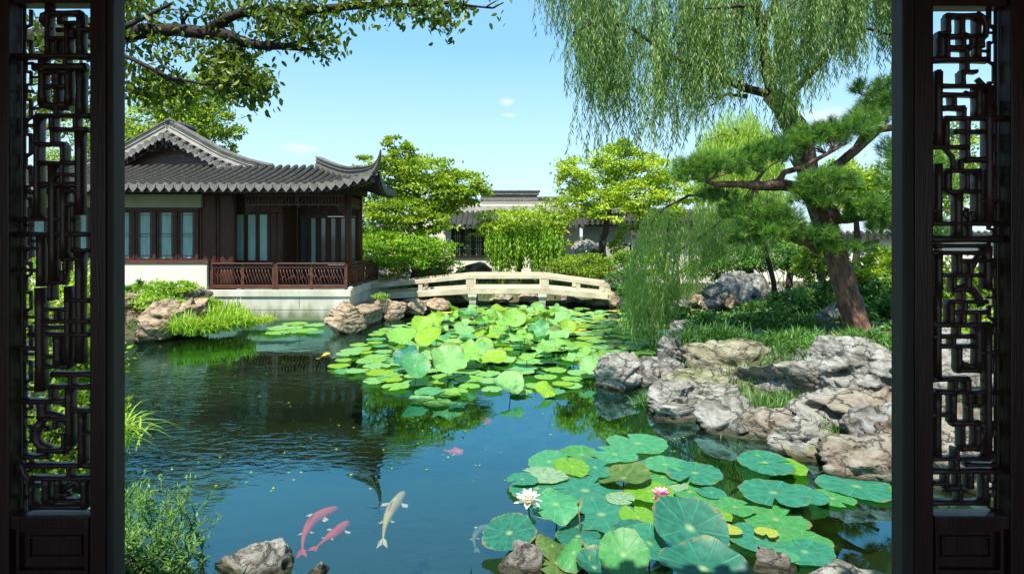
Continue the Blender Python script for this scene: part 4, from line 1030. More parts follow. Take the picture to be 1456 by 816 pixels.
# stone slab bank by the pavilion
def slab(pts, z0, z1, name, label, mat):
    q = MB(); n = len(pts)
    top_ = [Vector((x,y,z1+random.uniform(-.015,.015))) for x,y in pts]; bt = [Vector((x,y,z0)) for x,y in pts]
    q.add(top_+bt, [tuple(range(n)), tuple(range(2*n-1,n-1,-1))]+[(i,i+n,(i+1)%n+n,(i+1)%n) for i in range(n)])
    o = q.build(name, mat, bevel=.03); prop(o, label, 'rock'); return o
rock(460,520,428,474,15.9,'square-ended tan block at the pavilion corner','rock_tan',40,.45,cuts=14,flat=.3)
slab([(-4.95,16.5),(-4.25,16.3),(-3.95,18.0),(-4.25,20.2),(-4.95,20.4)],-.4,.42,'stone_slab','long flat beige stone slab between pavilion and footbridge',M['rock_tan'])
rock(528,578,424,456,18.6,'tan craggy rock in the water beside the flat slab','rock_tan',41,.5,holes=.6)
rock(552,606,424,448,19.4,'tan angular rock below the left end of the footbridge','rock_tan',42,.5)
rock(598,640,424,442,20.3,'small grey rock under the left span of the footbridge','rock_tan',43,.4,sub=4)
rock(604,668,414,440,22.4,'greenish rock behind the left bridge pier','rock_green',44,.5)
for i,(x0,x1,y0,y1,d,l,mt) in enumerate([
  (682,742,416,438,23.1,'dark green-stained rock on the far bank under the bridge middle','rock_green'),
  (736,778,414,437,23.0,'tan rock on the far bank left of the right pier','rock_tan'),
  (792,850,418,440,22.7,'orange rock on the far bank right of the right pier','rock_orange'),
  (838,892,412,444,22.0,'pale rock under the right landing of the footbridge','rock_tan'),
  (880,945,424,443,20.6,'long pale ledge stone at the far right water edge','rock_white'),
  (935,1000,426,450,19.2,'grey ledge stone behind the hanging willow','rock_white'),
  (855,905,372,408,23.8,'pale rock beside the right end of the bridge rail','rock_white'),
  (978,1020,418,446,17.4,'tan rock at the inlet beneath the willow','rock_tan'),
  (640,700,372,400,26.5,'reddish heap of rock in front of the white house','rock_orange'),
  (588,640,376,404,25.5,'pale rock behind the layered maple','rock_white'),
  (1014,1062,390,436,16.4,'pale craggy rock at the left of the far rock pile','rock_white'),
  (1048,1100,388,436,16.2,'tall fissured rock in the middle of the far rock pile','rock_white'),
  (1090,1140,402,438,16.3,'broad rock at the right of the far rock pile','rock_white'),
  (1030,1076,384,404,17.2,'flat rock topping the far rock pile','rock_grey'),
  (1136,1165,412,440,16.0,'small rock at the right end of the far rock pile','rock_white'),
  (812,862,340,366,29.0,'pitted pale scholar rock against the grey garden wall','rock_white'),
  (796,852,356,378,28.2,'dark pitted rock at the foot of the grey garden wall','rock_green'),
  (700,760,392,414,25.0,'grey mound of rock beneath the weeping shrub','rock_green')]):
    rock(x0,x1,y0,y1,d,l,mt,60+i,None,4,holes=.7,sink=.3)

# ------------------------------------------------------------ plants
def clump_points(c, r, n, shell=.55, layers=0):
    """n points inside an ellipsoid, crowded to sub-clusters"""
    k = max(4, int(n/42)); c = np.array(c); r = np.array(r)
    sc = rng.normal(size=(k,3)); sc = norm(sc)*(rng.uniform(shell,1,(k,1)))**.6
    if layers: sc[:,2] = np.round(sc[:,2]*layers)/layers
    wch = rng.integers(0, k, n)
    loc = rng.normal(size=(n,3))*np.array([.17,.17,.09 if layers else .15])
    return c + (sc[wch]+loc)*r, wch, rng.uniform(0,1,k), norm(sc+1e-6)
def foliage(clumps, kind, size, tonebase=.5, up=.7, layers=0, tonevar=.75, droop=0):
    parts = []
    for (c, r, n) in clumps:
        n = int(n); p, wch, kt, out = clump_points(c, r, n, layers=layers)
        nrm = norm(rng.normal(size=(n,3))*.65 + np.array([0,0,up]) + out[wch]*.5)
        fwd = rng.normal(size=(n,3))*.7 + out[wch]*.8; fwd[:,2] -= droop
        tn = np.clip(tonebase + (kt[wch]-.5)*tonevar + rng.normal(size=n)*.14, 0, 1)
        parts.append(leaves(kind, p, fwd, nrm, size*rng.uniform(.6,1.25,n), tn))
    return join(parts)
def limb(q, a, b, r0, r1, sag=.12, n=7, bump=.25, seedv=0):
    a = Vector(a); b = Vector(b); L_ = (b-a).length; pts = []; ra = []
    for i in range(n):
        t = i/(n-1); p = a.lerp(b, t); w = math.sin(PI*t)*L_
        p += Vector((noise.noise(p*1.3+Vector((seedv,0,0))), noise.noise(p*1.3+Vector((0,seedv+3,0))), sag+.6*noise.noise(p+Vector((5,5,seedv)))))*w*.16
        pts.append(p); ra.append(r0+(r1-r0)*t)
    q.tube(pts, ra, 6, bump=bump); return pts
def tree(name, label, base, trunk, radii, clumps, kind, size, mat, bark='bark', group=None, twigs=6, cat='tree', **kw):
    t = empty(name, base, label, cat, group)
    q = MB(); trunk = [Vector(p) for p in trunk]
    # dense trunk path
    pts = []; ra = []
    for i in range(len(trunk)-1):
        for k in range(5): s = k/5; pts.append(trunk[i].lerp(trunk[i+1], s)+Vector((noise.noise(trunk[i]*3+Vector((s*3,0,0))),0,0))*radii[i]*.6*math.sin(PI*s)); ra.append(radii[i]*(1-s)+radii[i+1]*s)
    pts.append(trunk[-1]); ra.append(radii[-1]); q.tube(pts, ra, 12, bump=.25)
    for j, (c, r, n) in enumerate(clumps):
        c = Vector(c); k = min(range(len(pts)), key=lambda i_: (pts[i_]-c).length + (3 if pts[i_].z > c.z+.3 else 0)+ (0 if i_ > len(pts)*.25 else 2))
        lp = limb(q, pts[k], c, max(ra[k]*.5, .02), .018, seedv=j)
        for m_ in range(twigs):
            e = c + Vector((random.uniform(-1,1)*r[0]*.8, random.uniform(-1,1)*r[1]*.8, random.uniform(-.5,.8)*r[2]))
            limb(q, lp[random.randint(3, len(lp)-1)], e, .016, .006, n=5, seedv=j*7+m_)
    q.build('trunk', M[bark], t)
    V, Fc, T = foliage(clumps, kind, size, **kw)
    np_mesh('crown', V, Fc, M[mat], t, T)
    return t
def pxc(px, py, rx, ry, d, n, ry3=None):
    k = d/F; return (P(px,py,d), (rx*k, (ry3 if ry3 else rx*k*.8), ry*k), n)

# layered maple left of the house
d = 24.5
tree('layered_maple','vivid green maple with layered spreading crown between pavilion and white house', (P(594,398,d).x,d,.3),
     [P(594,405,d),P(598,375,d),P(590,350,d),P(600,310,d),P(592,270,d),P(580,240,d)], [.2,.17,.13,.10,.07,.03],
     [pxc(572,218,20,16,d,900),pxc(540,236,34,14,d-.3,1300),pxc(600,243,48,18,d,2400),pxc(648,262,40,18,d,2200),pxc(664,276,28,12,d-.4,1000),pxc(560,262,42,20,d+.5,2400),pxc(610,275,52,20,d,2600),
      pxc(575,300,50,18,d-.6,2400),pxc(635,292,32,14,d+.3,1300),pxc(600,318,40,14,d-.8,1800),pxc(560,205,14,10,d,300),pxc(545,290,30,24,d+.5,1300)],
     'diamond', .17, 'leaf_mid', layers=3, tonebase=.62)
d = 23.2
tree('low_layered_maple','low dense bright green maple spreading in flat layers beside the pavilion porch', (P(588,398,d).x,d,.3),
     [P(586,405,d),P(590,385,d),P(580,362,d)], [.16,.12,.05],
     [pxc(560,345,56,12,d,2600),pxc(600,352,46,12,d-.5,2200),pxc(548,362,48,12,d-.6,2000),pxc(620,366,26,12,d,1100),pxc(580,372,44,9,d-.9,1500),pxc(535,340,26,14,d+.4,1000)],
     'diamond', .14, 'leaf_layer', layers=3, tonebase=.6)
# weeping shrub tree in front of the house
d = 25.0
t = tree('weeping_tree','small weeping tree with bright hanging foliage in front of the white house window', (P(735,400,d).x,d,.3),
     [P(735,402,d),P(742,370,d),P(738,335,d)], [.12,.1,.05],
     [pxc(740,312,58,15,d,3000),pxc(700,324,30,12,d,1200),pxc(775,330,26,26,d,1700),pxc(742,345,44,22,d+.4,2000),pxc(792,300,26,22,d+.6,1200),pxc(785,352,22,18,d,900),pxc(720,372,22,14,d+.3,700)],
     'diamond', .14, 'leaf_mid', tonebase=.75, layers=3)
def strands(spec, step, size, kind='slim', tone=.5, amp=.04, spread=.5, tv=.35):
    """spec: list of (start point, length, lean vector)"""
    Pp, Ff, Tt = [], [], []
    for (s, L_, lean, tb) in spec:
        n = max(4, int(L_/step)); u = (np.arange(n)+rng.uniform(0,1))/n
        ph = rng.uniform(0, 6.28, 2); lean = np.array(lean)
        f = (1-(1-np.minimum(u*2.2, 1))**2)
        p = np.array(s)[None] + lean[None]*f[:,None] + np.stack([amp*np.sin(u*5+ph[0])*u, amp*np.cos(u*4+ph[1])*u, -u*L_], 1)
        a = rng.uniform(0, 6.28, n); Pp.append(p)
        Ff.append(np.stack([np.cos(a)*spread, np.sin(a)*spread, -np.ones(n)], 1)); Tt.append(np.full(n, tb)+rng.normal(size=n)*.08)
    p = np.concatenate(Pp); f = np.concatenate(Ff); tn = np.clip(np.concatenate(Tt), 0, 1)
    nr = rng.normal(size=p.shape)
    return leaves(kind, p, f, nr, size*rng.uniform(.7,1.3,len(p)), tn)
sp = []
for i in range(260):
    px = rng.uniform(690, 800); py = 312+abs(px-742)*.2+rng.uniform(0,20)
    s = P(px, py, d-.5+rng.uniform(-.6,.5)); sp.append((s, rng.uniform(.8,2.0)*(1 if 700<px<790 else .5), (0,-.15,0), .45+.35*rng.random()))
V, Fc, T = strands(sp, .05, .13, 'diamond'); np_mesh('hanging_foliage', V, Fc, M['leaf_layer'], t, T)
# yellow-green tree
d = 26.5
tree('yellow_green_tree','yellow-green broad tree in front of the grey garden wall', (P(858,372,d).x,d,.4),
     [P(857,385,d),P(856,350,d),P(862,320,d),P(868,285,d),P(880,250,d)], [.2,.17,.14,.09,.04],
     [pxc(840,240,42,20,d,2300),pxc(885,228,40,18,d,2100),pxc(925,245,46,20,d,2400),pxc(905,275,50,20,d-.5,2600),pxc(850,275,44,22,d,2300),pxc(955,270,34,22,d+.3,1500),pxc(815,262,26,22,d,1100),
      pxc(820,295,24,14,d,800),pxc(875,305,40,12,d-.6,1200),pxc(935,300,36,14,d,1200),pxc(890,210,22,12,d,500)],
     'diamond', .17, 'leaf_yellow', layers=3, tonebase=.55)
tree('dark_leaning_tree','darker spreading branch tree right of the yellow-green tree under the garden wall', (P(905,375,27.5).x,27.5,.4),
     [P(905,385,27.5),P(898,350,27.5),P(915,325,27.5)], [.13,.1,.05], [pxc(912,325,34,10,27.5,500),pxc(880,345,16,14,27.4,420),pxc(935,318,26,10,27.3,500)], 'diamond', .16, 'leaf_yellow', tonebase=.45)
# tree behind the pavilion gable
d = 31
tree('background_tree','tall fresh green tree rising behind the pavilion gable', (P(250,300,d).x,d,.4),
     [P(250,370,d),P(252,280,d),P(246,200,d),P(255,150,d)], [.3,.26,.18,.08],
     [pxc(205,175,40,26,d,2400),pxc(255,150,36,26,d,2300),pxc(290,130,36,24,d,2300),pxc(300,175,34,24,d,2200),pxc(235,205,60,20,d,1800),pxc(330,190,18,12,d,260),pxc(318,215,16,12,d,500),pxc(262,180,40,24,d,2300),pxc(225,130,30,18,d,1000),pxc(150,180,40,40,d,1600),pxc(100,200,40,40,d,1500)],
     'diamond', .19, 'leaf_mid', tonebase=.72)
# trees far right behind the pine and behind the walls
for (px, py, rx, ry, d, n, mt, l, tb) in [
   (1215,270,70,60,19,5200,'leaf_yellow','yellow-green tree glowing behind the pine at the right',.4),
   (1330,250,80,90,18,5000,'leaf_mid','green tree seen through the upper right lattice',.5),
   (1120,345,60,34,21,3000,'leaf_mid','dark green tree behind the far rock pile',.5),
   (1240,400,52,55,14.5,7500,'leaf_mid','dark leafy shrub tree right of the pine trunk',.45),
   (1350,420,90,60,12.5,6500,'leaf_mid','leafy shrub seen through the middle of the right lattice',.4),
   (1165,370,40,36,15.8,3000,'leaf_mid','dark leafy shrub just left of the pine trunk',.5),
   (985,350,50,28,27,2600,'leaf_mid','green tree behind the pale wall and willow',.4),
   (530,330,40,50,27,3000,'leaf_dark','dark green tree behind the layered maple',.35),
   (60,330,70,60,20,3000,'leaf_mid','green tree seen through the left lattice',.4)]:
    g0 = gz(P(px,py,d).x, d)
    cl = []
    for i in range(7):
        a = random.uniform(0, 6.28); rr = random.uniform(.1,.62)
        cl.append(pxc(px+math.cos(a)*rx*rr, py+math.sin(a)*ry*rr, rx*.5, ry*.45, d+random.uniform(-.6,.6), n/7))
    c = P(px,py,d)
    tree('leafy_tree', l, (c.x, d, g0), [(c.x,d,g0-.2),(c.x+.1,d,(g0+c.z)/2),(c.x,d,c.z)], [.13,.1,.05], cl, 'diamond', .15 if d > 16 else .12, mt, tonebase=tb, tonevar=.6)

# bushes
def bush(label, clumps, mat, kind='diamond', size=.1, name='shrub', cat='shrub', group=None, **kw):
    V, Fc, T = foliage(clumps, kind, size, **kw)
    c = np.mean([list(c[0]) for c in clumps], 0); x, y = c[0], c[1]; g0 = max(gz(x, y), 0)
    t = empty(name, (x, y, g0), label, cat, group)
    q = MB()
    for (c_, r_, n_) in clumps:
        for k in range(5):
            e = Vector(c_)+Vector((random.uniform(-.6,.6)*r_[0], random.uniform(-.6,.6)*r_[1], random.uniform(-.2,.6)*r_[2]))
            b0 = Vector((x+random.uniform(-.3,.3)*r_[0], y+random.uniform(-.2,.2), g0-.05)); limb(q, b0, e, .014, .005, n=5)
    q.build('stems', M['bark'], t); np_mesh('foliage', V, Fc, M[mat], t, T)
    return t
bush('wide rounded green shrub behind the right half of the footbridge', [pxc(825,378,48,16,24,3600),pxc(800,384,26,12,24,1200),pxc(855,384,30,14,24,1500)], 'leaf_mid', size=.11, tonebase=.45)
bush('dark green feathery shrub left of the hanging willow', [pxc(905,368,30,14,22.5,1900),pxc(930,380,24,12,22,1300),pxc(940,360,20,10,22.5,700)], 'leaf_layer', size=.11, tonebase=.45, layers=3)
bush('low shrub spilling over the right landing of the footbridge', [pxc(885,398,22,12,20.8,1400),pxc(910,412,30,9,20.2,1200),pxc(900,390,18,10,21,600)], 'leaf_dark', size=.09, tonebase=.6)
bush('small shrub at the foot of the low maple behind the bridge rail', [pxc(545,384,36,10,23.5,1600),pxc(612,384,26,10,24,1100),pxc(640,380,18,7,24,500)], 'leaf_mid', size=.11, tonebase=.5)
bush('bright leafy shrub against the white wall of the pavilion', [pxc(212,414,34,12,16.9,2600),pxc(250,410,30,8,17.2,1200),pxc(190,424,20,10,16.3,900)], 'leaf_layer', size=.09, tonebase=.75)
bush('yellow-green creeper around the flat orange-topped rock', [pxc(225,430,34,7,15.9,1500),pxc(288,418,18,8,17.6,700),pxc(300,430,16,8,17.0,600)], 'leaf_grass', size=.07, tonebase=.5)
bush('thin dark twiggy plant at the left end of the white wall', [pxc(186,405,16,7,16.6,240)], 'leaf_dark', size=.09)
bush('dense dark ground-cover shrub above the domed shore rock', [pxc(1010,462,34,18,11.9,2400),pxc(1060,462,44,16,12.2,2600),pxc(1110,462,44,18,12.0,2600),pxc(1150,474,36,14,11.4,1700)], 'leaf_dark', size=.075, tonebase=.62)
bush('leafy undergrowth of arching fronds around the pine foot', [pxc(1130,490,44,16,10.6,2400),pxc(1180,500,50,14,9.9,2400),pxc(1235,492,40,16,9.7,1900)], 'leaf_dark', kind='slim', size=.16, tonebase=.75, up=.4)
bush('low leafy cover between the domed rock and the largest peaked rock', [pxc(1130,525,38,12,9.5,1700),pxc(1175,530,30,12,9.2,1400),pxc(1095,505,30,10,10.2,1200)], 'leaf_dark', size=.06, tonebase=.5)
bush('undergrowth left of the far rock pile below the willow', [pxc(975,440,20,8,15.5,700),pxc(1165,434,24,10,14.6,1000)], 'leaf_dark', size=.09, tonebase=.55)
bush('light green shrub right of the pine trunk foot', [pxc(1262,450,34,24,11.8,1800),pxc(1300,480,40,26,10.5,1800)], 'leaf_dark', size=.11, tonebase=.5)
bush('dark fern-like shrub bank between the far rock pile and the pine trunk', [pxc(1120,430,40,14,14.2,2200),pxc(1170,420,36,18,14.4,2200),pxc(1085,440,34,10,13.6,1400)], 'leaf_dark', size=.085, tonebase=.55)
bush('hedge-like shrub in front of the pale wall left of the pine trunk', [pxc(1100,362,50,20,17.8,2600),pxc(1150,368,44,24,17.6,2600),pxc(1050,366,40,16,18.0,1800)], 'leaf_dark', size=.10, tonebase=.6)
bush('dense shrub filling the bank right of the pine trunk', [pxc(1245,430,36,26,12.6,2600),pxc(1290,420,40,34,12.8,2400)], 'leaf_dark', size=.09, tonebase=.5)
bush('broad-leaved plants spilling over the top of the domed rock', [pxc(1075,490,50,10,10.6,1500),pxc(1130,500,40,10,10.2,1300)], 'leaf_dark', size=.07, tonebase=.75)
bush('green shrub behind the far rock pile', [pxc(1060,372,56,16,18.5,2600),pxc(1000,385,30,14,18.8,1200)], 'leaf_layer', size=.1, tonebase=.35)
bush('bushy plant through the lower right lattice', [pxc(1370,480,70,40,8.8,2800)], 'leaf_mid', size=.11, tonebase=.4)
bush('leafy plant through the middle of the left lattice', [pxc(70,440,60,40,9.5,3000),pxc(110,520,50,40,8.2,2200)], 'leaf_mid', size=.1, tonebase=.55)
bush('leafy plant through the lower left lattice', [pxc(60,640,60,50,5.6,3200),pxc(130,600,40,40,5.9,1500)], 'leaf_mid', size=.07, tonebase=.4)
bush('bright bush through the upper left lattice', [pxc(85,390,50,26,13,2000)], 'leaf_layer', size=.1, tonebase=.75)
# large heart-shaped leaf plant by the right leaf
def blades(label, spots, L0, w, mat, n, name='grass_clump', cat='grass', droop=1.0, seg=5, tonebase=.5, spread=.5, group=None):
    """arching blades rooted at spots"""
    Vs, Fs, Ts = [], [], []; o = 0
    for i in range(n):
        b = np.array(random.choice(spots)) + rng.normal(size=3)*np.array([.10,.10,.01])*spread*2
        a = rng.uniform(0, 6.28); dirv = np.array([math.cos(a), math.sin(a), 0]); L_ = L0*rng.uniform(.55,1.2); out = rng.uniform(.15,.75)*droop
        sd = np.array([-dirv[1], dirv[0], 0]); tn = np.clip(tonebase+rng.normal()*.2, 0, 1)
        for k in range(seg+1):
            u = k/seg; p = b + dirv*L_*out*u**1.5 + np.array([0,0,1])*L_*(u*(1-.30*out) - .62*out*u*u*u)
            ww = w*(1-u)**.6*(.5+.8*min(u*3,1))*.5 if u < 1 else 0.001
            Vs += [p-sd*ww, p+sd*ww]; Ts += [tn, tn]
            if k: Fs.append((o+2*k-2, o+2*k-1, o+2*k+1, o+2*k))
        o += 2*(seg+1)
    ob = np_mesh(name, np.array(Vs), np.array(Fs), M[mat], None, np.array(Ts))
    prop(ob, label, cat, group); return ob
def spots(lst): return [tuple(P(*p)) for p in lst]
blades('large arching bright green grass clump spilling into the water by the pavilion base', spots([(255,474,14.9),(275,476,15.0),(300,474,15.1),(325,470,15.4),(350,466,15.8),(262,470,15.9),(280,464,16.1),(300,462,16.1),(320,462,16.2),(340,462,16.4),(270,455,16.4),(300,448,16.8),(330,452,16.9)]), .70, .028, 'leaf_grass', 2600, seg=6, tonebase=.6, droop=1.3)
blades('low yellow-green tip of grass trailing along the pavilion base', spots([(350,462,16.9),(365,460,17),(378,458,17.1)]), .34, .022, 'leaf_grass', 420, tonebase=.85, droop=1.5)
blades('dark spiky strap-leaved grass between the tall grey rock and the ground cover', spots([(985,490,11.1),(1060,498,10.6),(1000,494,10.9),(1015,492,10.8),(1030,494,10.7),(1045,496,10.7),(1022,486,11)]), .55, .022, 'leaf_grass_dark', 1300, droop=1.4, tonebase=.4)
blades('trailing grass tumbling over the shore slab between the pale rocks', spots([(1075,580,8.35),(1100,588,8.2),(1125,598,8.0),(1150,608,7.8),(1170,606,7.7),(1110,575,8.4),(1140,585,8.2),(1160,622,7.5)]), .36, .012, 'leaf_grass_dark', 1800, droop=1.6, tonebase=.6)
blades('sparse grass tuft on the face of the big domed rock', spots([(1082,556,9.4),(1090,552,9.4)]), .36, .012, 'leaf_grass', 40, droop=1.4, tonebase=.3)
blades('thin grass tuft hanging between the boulder and the ledge', spots([(918,575,9.2),(924,572,9.3)]), .3, .014, 'leaf_grass_dark', 120, droop=1.5, tonebase=.5)
blades('small grass tuft at the water below the long slab', spots([(1045,640,7.5),(1115,655,7.2)]), .16, .01, 'leaf_grass_dark', 110, droop=1.5, tonebase=.6)
blades('small grass tuft on the flat slab by the footbridge', spots([(538,424,18.3),(544,424,18.4)]), .26, .02, 'leaf_grass', 130, droop=1.2, tonebase=.3)
blades('pale arching grass at the left edge of the pond', spots([(165,640,6.6),(172,632,6.7),(158,625,6.8)]), .62, .02, 'leaf_grass', 120, droop=1.3, tonebase=.6)
blades('upright dark leaves among the undergrowth by the pine foot', spots([(1150,505,10.2),(1190,512,9.6),(1225,508,9.3),(1255,515,9.0),(1120,498,10.4)]), .42, .045, 'leaf_grass_dark', 420, droop=1.2, tonebase=.6)
# grass on the banks, uncountable
gs = []
XX = rng.uniform(-16, 12, 60000); YY = rng.uniform(4, 28, 60000); SD = pond_sd(XX, YY)
ok = (SD > .25) & (SD < 3.5) & ~((XX < -4.9) & (YY > 18)); XX, YY = XX[ok][:15000], YY[ok][:15000]; n = len(XX)
pos = np.stack([XX, YY, ground_h(XX, YY)], 1); fw = np.stack([rng.normal(size=n)*.5, rng.normal(size=n)*.5, np.ones(n)], 1)
V, Fc, T = leaves('slim', pos, fw, rng.normal(size=(n,3)), rng.uniform(.1,.28,n), np.clip(rng.normal(size=n)*.2+.45, 0, 1))
prop(np_mesh('grass', V, Fc, M['leaf_grass_dark'], None, T), 'short green grass and ground cover on the pond banks', 'grass', kind='stuff')

for i,(x0,x1,y0,y1,d,l,mt) in enumerate([(1000,1040,402,440,15.2,'stubby pale rock at the left foot of the far rock pile','rock_white'),(1058,1088,408,440,15.0,'narrow upright rock in front of the far rock pile','rock_grey'),(1086,1130,412,440,15.1,'slanting pale rock in front of the far rock pile','rock_white'),(1030,1064,416,444,14.9,'low crumbly rock in front of the far rock pile','rock_tan')]): rock(x0,x1,y0,y1,d,l,mt,90+i,None,4,holes=.9,sink=.2)
# leafy shrub at the bottom left
t = empty('leafy_shrub', (-2.75,4.6,.1), 'leafy shrub with upright stems at the bottom left beside the window leaf', 'shrub')
q = MB(); pos, fw, tn = [], [], []
for i in range(110):
    b = Vector((-2.75+random.uniform(-.55,.28), 4.55+random.uniform(-.3,.4), .0)); h = random.uniform(.22, .70)*(1 if b.x < -2.6 else .75)
    tip = b + Vector((random.uniform(-.2,.26), random.uniform(-.2,.2), h)); n = 9
    pts = [b.lerp(tip, k/(n-1)) + Vector((.05*math.sin(k*.7+i),.05*math.cos(k*.6+i),0)) for k in range(n)]
    q.tube(pts, [.006*(1-k/n)+.002 for k in range(n)], 5)
    m_ = int(h/.018)
    for k in range(m_):
        u = .12+.88*k/m_; p = pts[min(n-2, int(u*(n-1)))].lerp(pts[min(n-1, int(u*(n-1))+1)], (u*(n-1)) % 1)
        a = k*2.4+i; pos.append(p); fw.append((math.cos(a), math.sin(a), .35 if u < .85 else 1.2)); tn.append(.42+.45*u+random.uniform(-.12,.12)+(.25 if u > .9 else 0))
q.build('stems', M['stalk'], t)
pos = np.array([tuple(p) for p in pos]); fw = np.array(fw); n = len(pos)
V, Fc, T = leaves('slim', pos, fw, np.array([0,0,1.])+rng.normal(size=(n,3))*.4, rng.uniform(.04,.085,n), np.clip(np.array(tn), 0, 1))
V2, F2, T2 = leaves('diamond', pos+rng.normal(size=(n,3))*.02, fw+rng.normal(size=(n,3))*.5, np.array([0,0,1.])+rng.normal(size=(n,3))*.5, rng.uniform(.02,.042,n), np.clip(np.array(tn)-.05, 0, 1))
V, Fc, T = join([(V,Fc,T),(V2,F2,T2)]); np_mesh('foliage', V, Fc, M['leaf_dark'], t, T)

# ------------------------------------------------------------ overhanging broad-leaved tree, upper left
t = empty('overhanging_tree', (-7.6,5.6,.3), 'large dark-limbed tree leaning in from the left with branches across the top of the view', 'tree')
q = MB(); d = 6.4
trunkp = [Vector((-7.6,5.6,.1)), Vector((-7.4,5.8,1.6)), Vector((-6.9,6.0,3.2)), P(-60,75,6.3), P(90,52,6.4)]
q.tube([trunkp[0],trunkp[0].lerp(trunkp[1],.5),trunkp[1],trunkp[1].lerp(trunkp[2],.5),trunkp[2],trunkp[2].lerp(trunkp[3],.5),trunkp[3],trunkp[3].lerp(trunkp[4],.5)+Vector((0,0,.05)),trunkp[4]], [.34,.28,.26,.22,.2,.16,.13,.10,.085], 12, bump=.2)
def px_tube(lst, dd, n=9): 
    pts = [P(a, b, dd) for a, b, r in lst]; ra = [r*dd/F for a, b, r in lst]
    P2, R2 = [], []
    for i in range(len(pts)-1):
        for k in range(3):
            s = k/3; P2.append(pts[i].lerp(pts[i+1], s)); R2.append(ra[i]*(1-s)+ra[i+1]*s)
    P2.append(pts[-1]); R2.append(ra[-1]); q.tube(P2, R2, n, bump=.22)
    return P2
mainb = px_tube([(85,52,13),(176,49,12),(210,44,10),(250,43,9),(290,48,9),(320,50,8.5),(345,60,8),(370,65,6.5),(400,66,5),(430,70,3.5),(448,72,2)], d)
upb = px_tube([(290,47,8),(308,36,8),(322,26,7.5),(340,19,6.5),(380,16,6),(430,17,6),(470,12,5.5),(520,8,4.5),(560,9,3.5),(600,6,3),(640,4,2.5),(670,9,1.8),(700,12,1.2),(716,4,.9)], d)
br3 = px_tube([(262,40,4),(260,30,3),(268,20,2),(272,14,1)], d)
br4 = px_tube([(380,62,2),(385,50,2),(378,38,1.6),(370,28,1.2)], d); br5 = px_tube([(400,66,2),(420,60,1.8),(434,60,1.3)], d)
br6 = px_tube([(120,60,5),(190,85,3),(240,110,2.4),(290,120,1.8),(340,118,1.2)], d-.3); br7 = px_tube([(330,56,3),(345,80,2.4),(350,100,1.8),(360,120,1.2)], d)
br8 = px_tube([(60,70,6),(150,120,4),(200,135,2.5),(240,140,1.5)], d+.3); br9 = px_tube([(100,50,8),(170,10,6),(230,-30,5),(330,-60,4),(450,-80,3),(560,-90,2)], d)
br10 = px_tube([(176,40,4),(215,20,3),(245,5,2)], d-.2)
cl = []
def L2(px, py, rx, ry, n, dd=d): cl.append(pxc(px, py, rx, ry, dd, n, .28))
for (px,py,rx,ry,n) in [(205,20,28,22,170),(195,5,24,12,90),(255,18,30,14,60),(300,8,28,10,70),(310,30,14,12,60),(360,10,50,10,160),(430,8,60,10,220),(500,5,50,10,200),(560,10,46,12,200),(610,12,40,14,190),(632,28,12,10,60),(655,6,18,7,40),(700,5,12,4,14),
    (225,75,34,10,60),(260,66,34,9,80),(345,66,30,10,60),(390,45,30,16,110),(440,40,34,22,260),(455,58,22,14,150),(420,22,40,14,150),(375,40,14,14,50),
    (305,80,30,16,150),(335,95,30,22,330),(350,118,32,18,330),(315,112,26,20,240),(375,118,12,10,70),(350,138,14,8,60),(300,98,22,14,90),
    (200,100,24,14,70),(190,118,22,16,110),(205,135,18,8,60),(235,100,20,16,60),(250,120,24,12,90),(262,130,30,10,110),(185,85,16,8,30),(180,35,20,20,80),
    (90,60,50,40,260),(110,130,40,30,200),(60,150,40,30,180),(40,40,40,40,160),(250,-40,80,30,300),(400,-60,90,30,300),(540,-70,80,24,240)]: L2(px,py,rx,ry,int(n*1.1))
nodes = mainb+upb+br4+br5+br6+br7+br8+br9+br10+br3
for (c, r, n) in cl:
    for k in range(5):
        a = min(nodes, key=lambda p: (p-c).length+random.uniform(0,.15)); e = c+Vector((random.uniform(-.8,.8)*r[0], random.uniform(-.6,.6)*r[1], random.uniform(-.8,.6)*r[2])); limb(q, a, e, .008, .003, n=5)
q.build('trunk', M['bark_near'], t)
parts = []
for (c, r, n) in cl:
    k = max(2, n//8); sc = rng.normal(size=(k,3))*.55; wch = rng.integers(0,k,n); loc = rng.normal(size=(n,3))*.07
    p = np.array(c)+sc[wch]*np.array(r)+loc; fw = rng.normal(size=(n,3))*.7; fw[:,2] -= .75
    nr = rng.normal(size=(n,3))+np.array([0,-.3,.3]); kt = rng.uniform(0,1,k)
    parts.append(leaves('oval', p, fw, nr, rng.uniform(.055,.10,n), np.clip(.45+(kt[wch]-.5)*.7+rng.normal(size=n)*.12, 0, 1)))
V, Fc, T = join(parts); np_mesh('crown', V, Fc, M['leaf_near'], t, T)

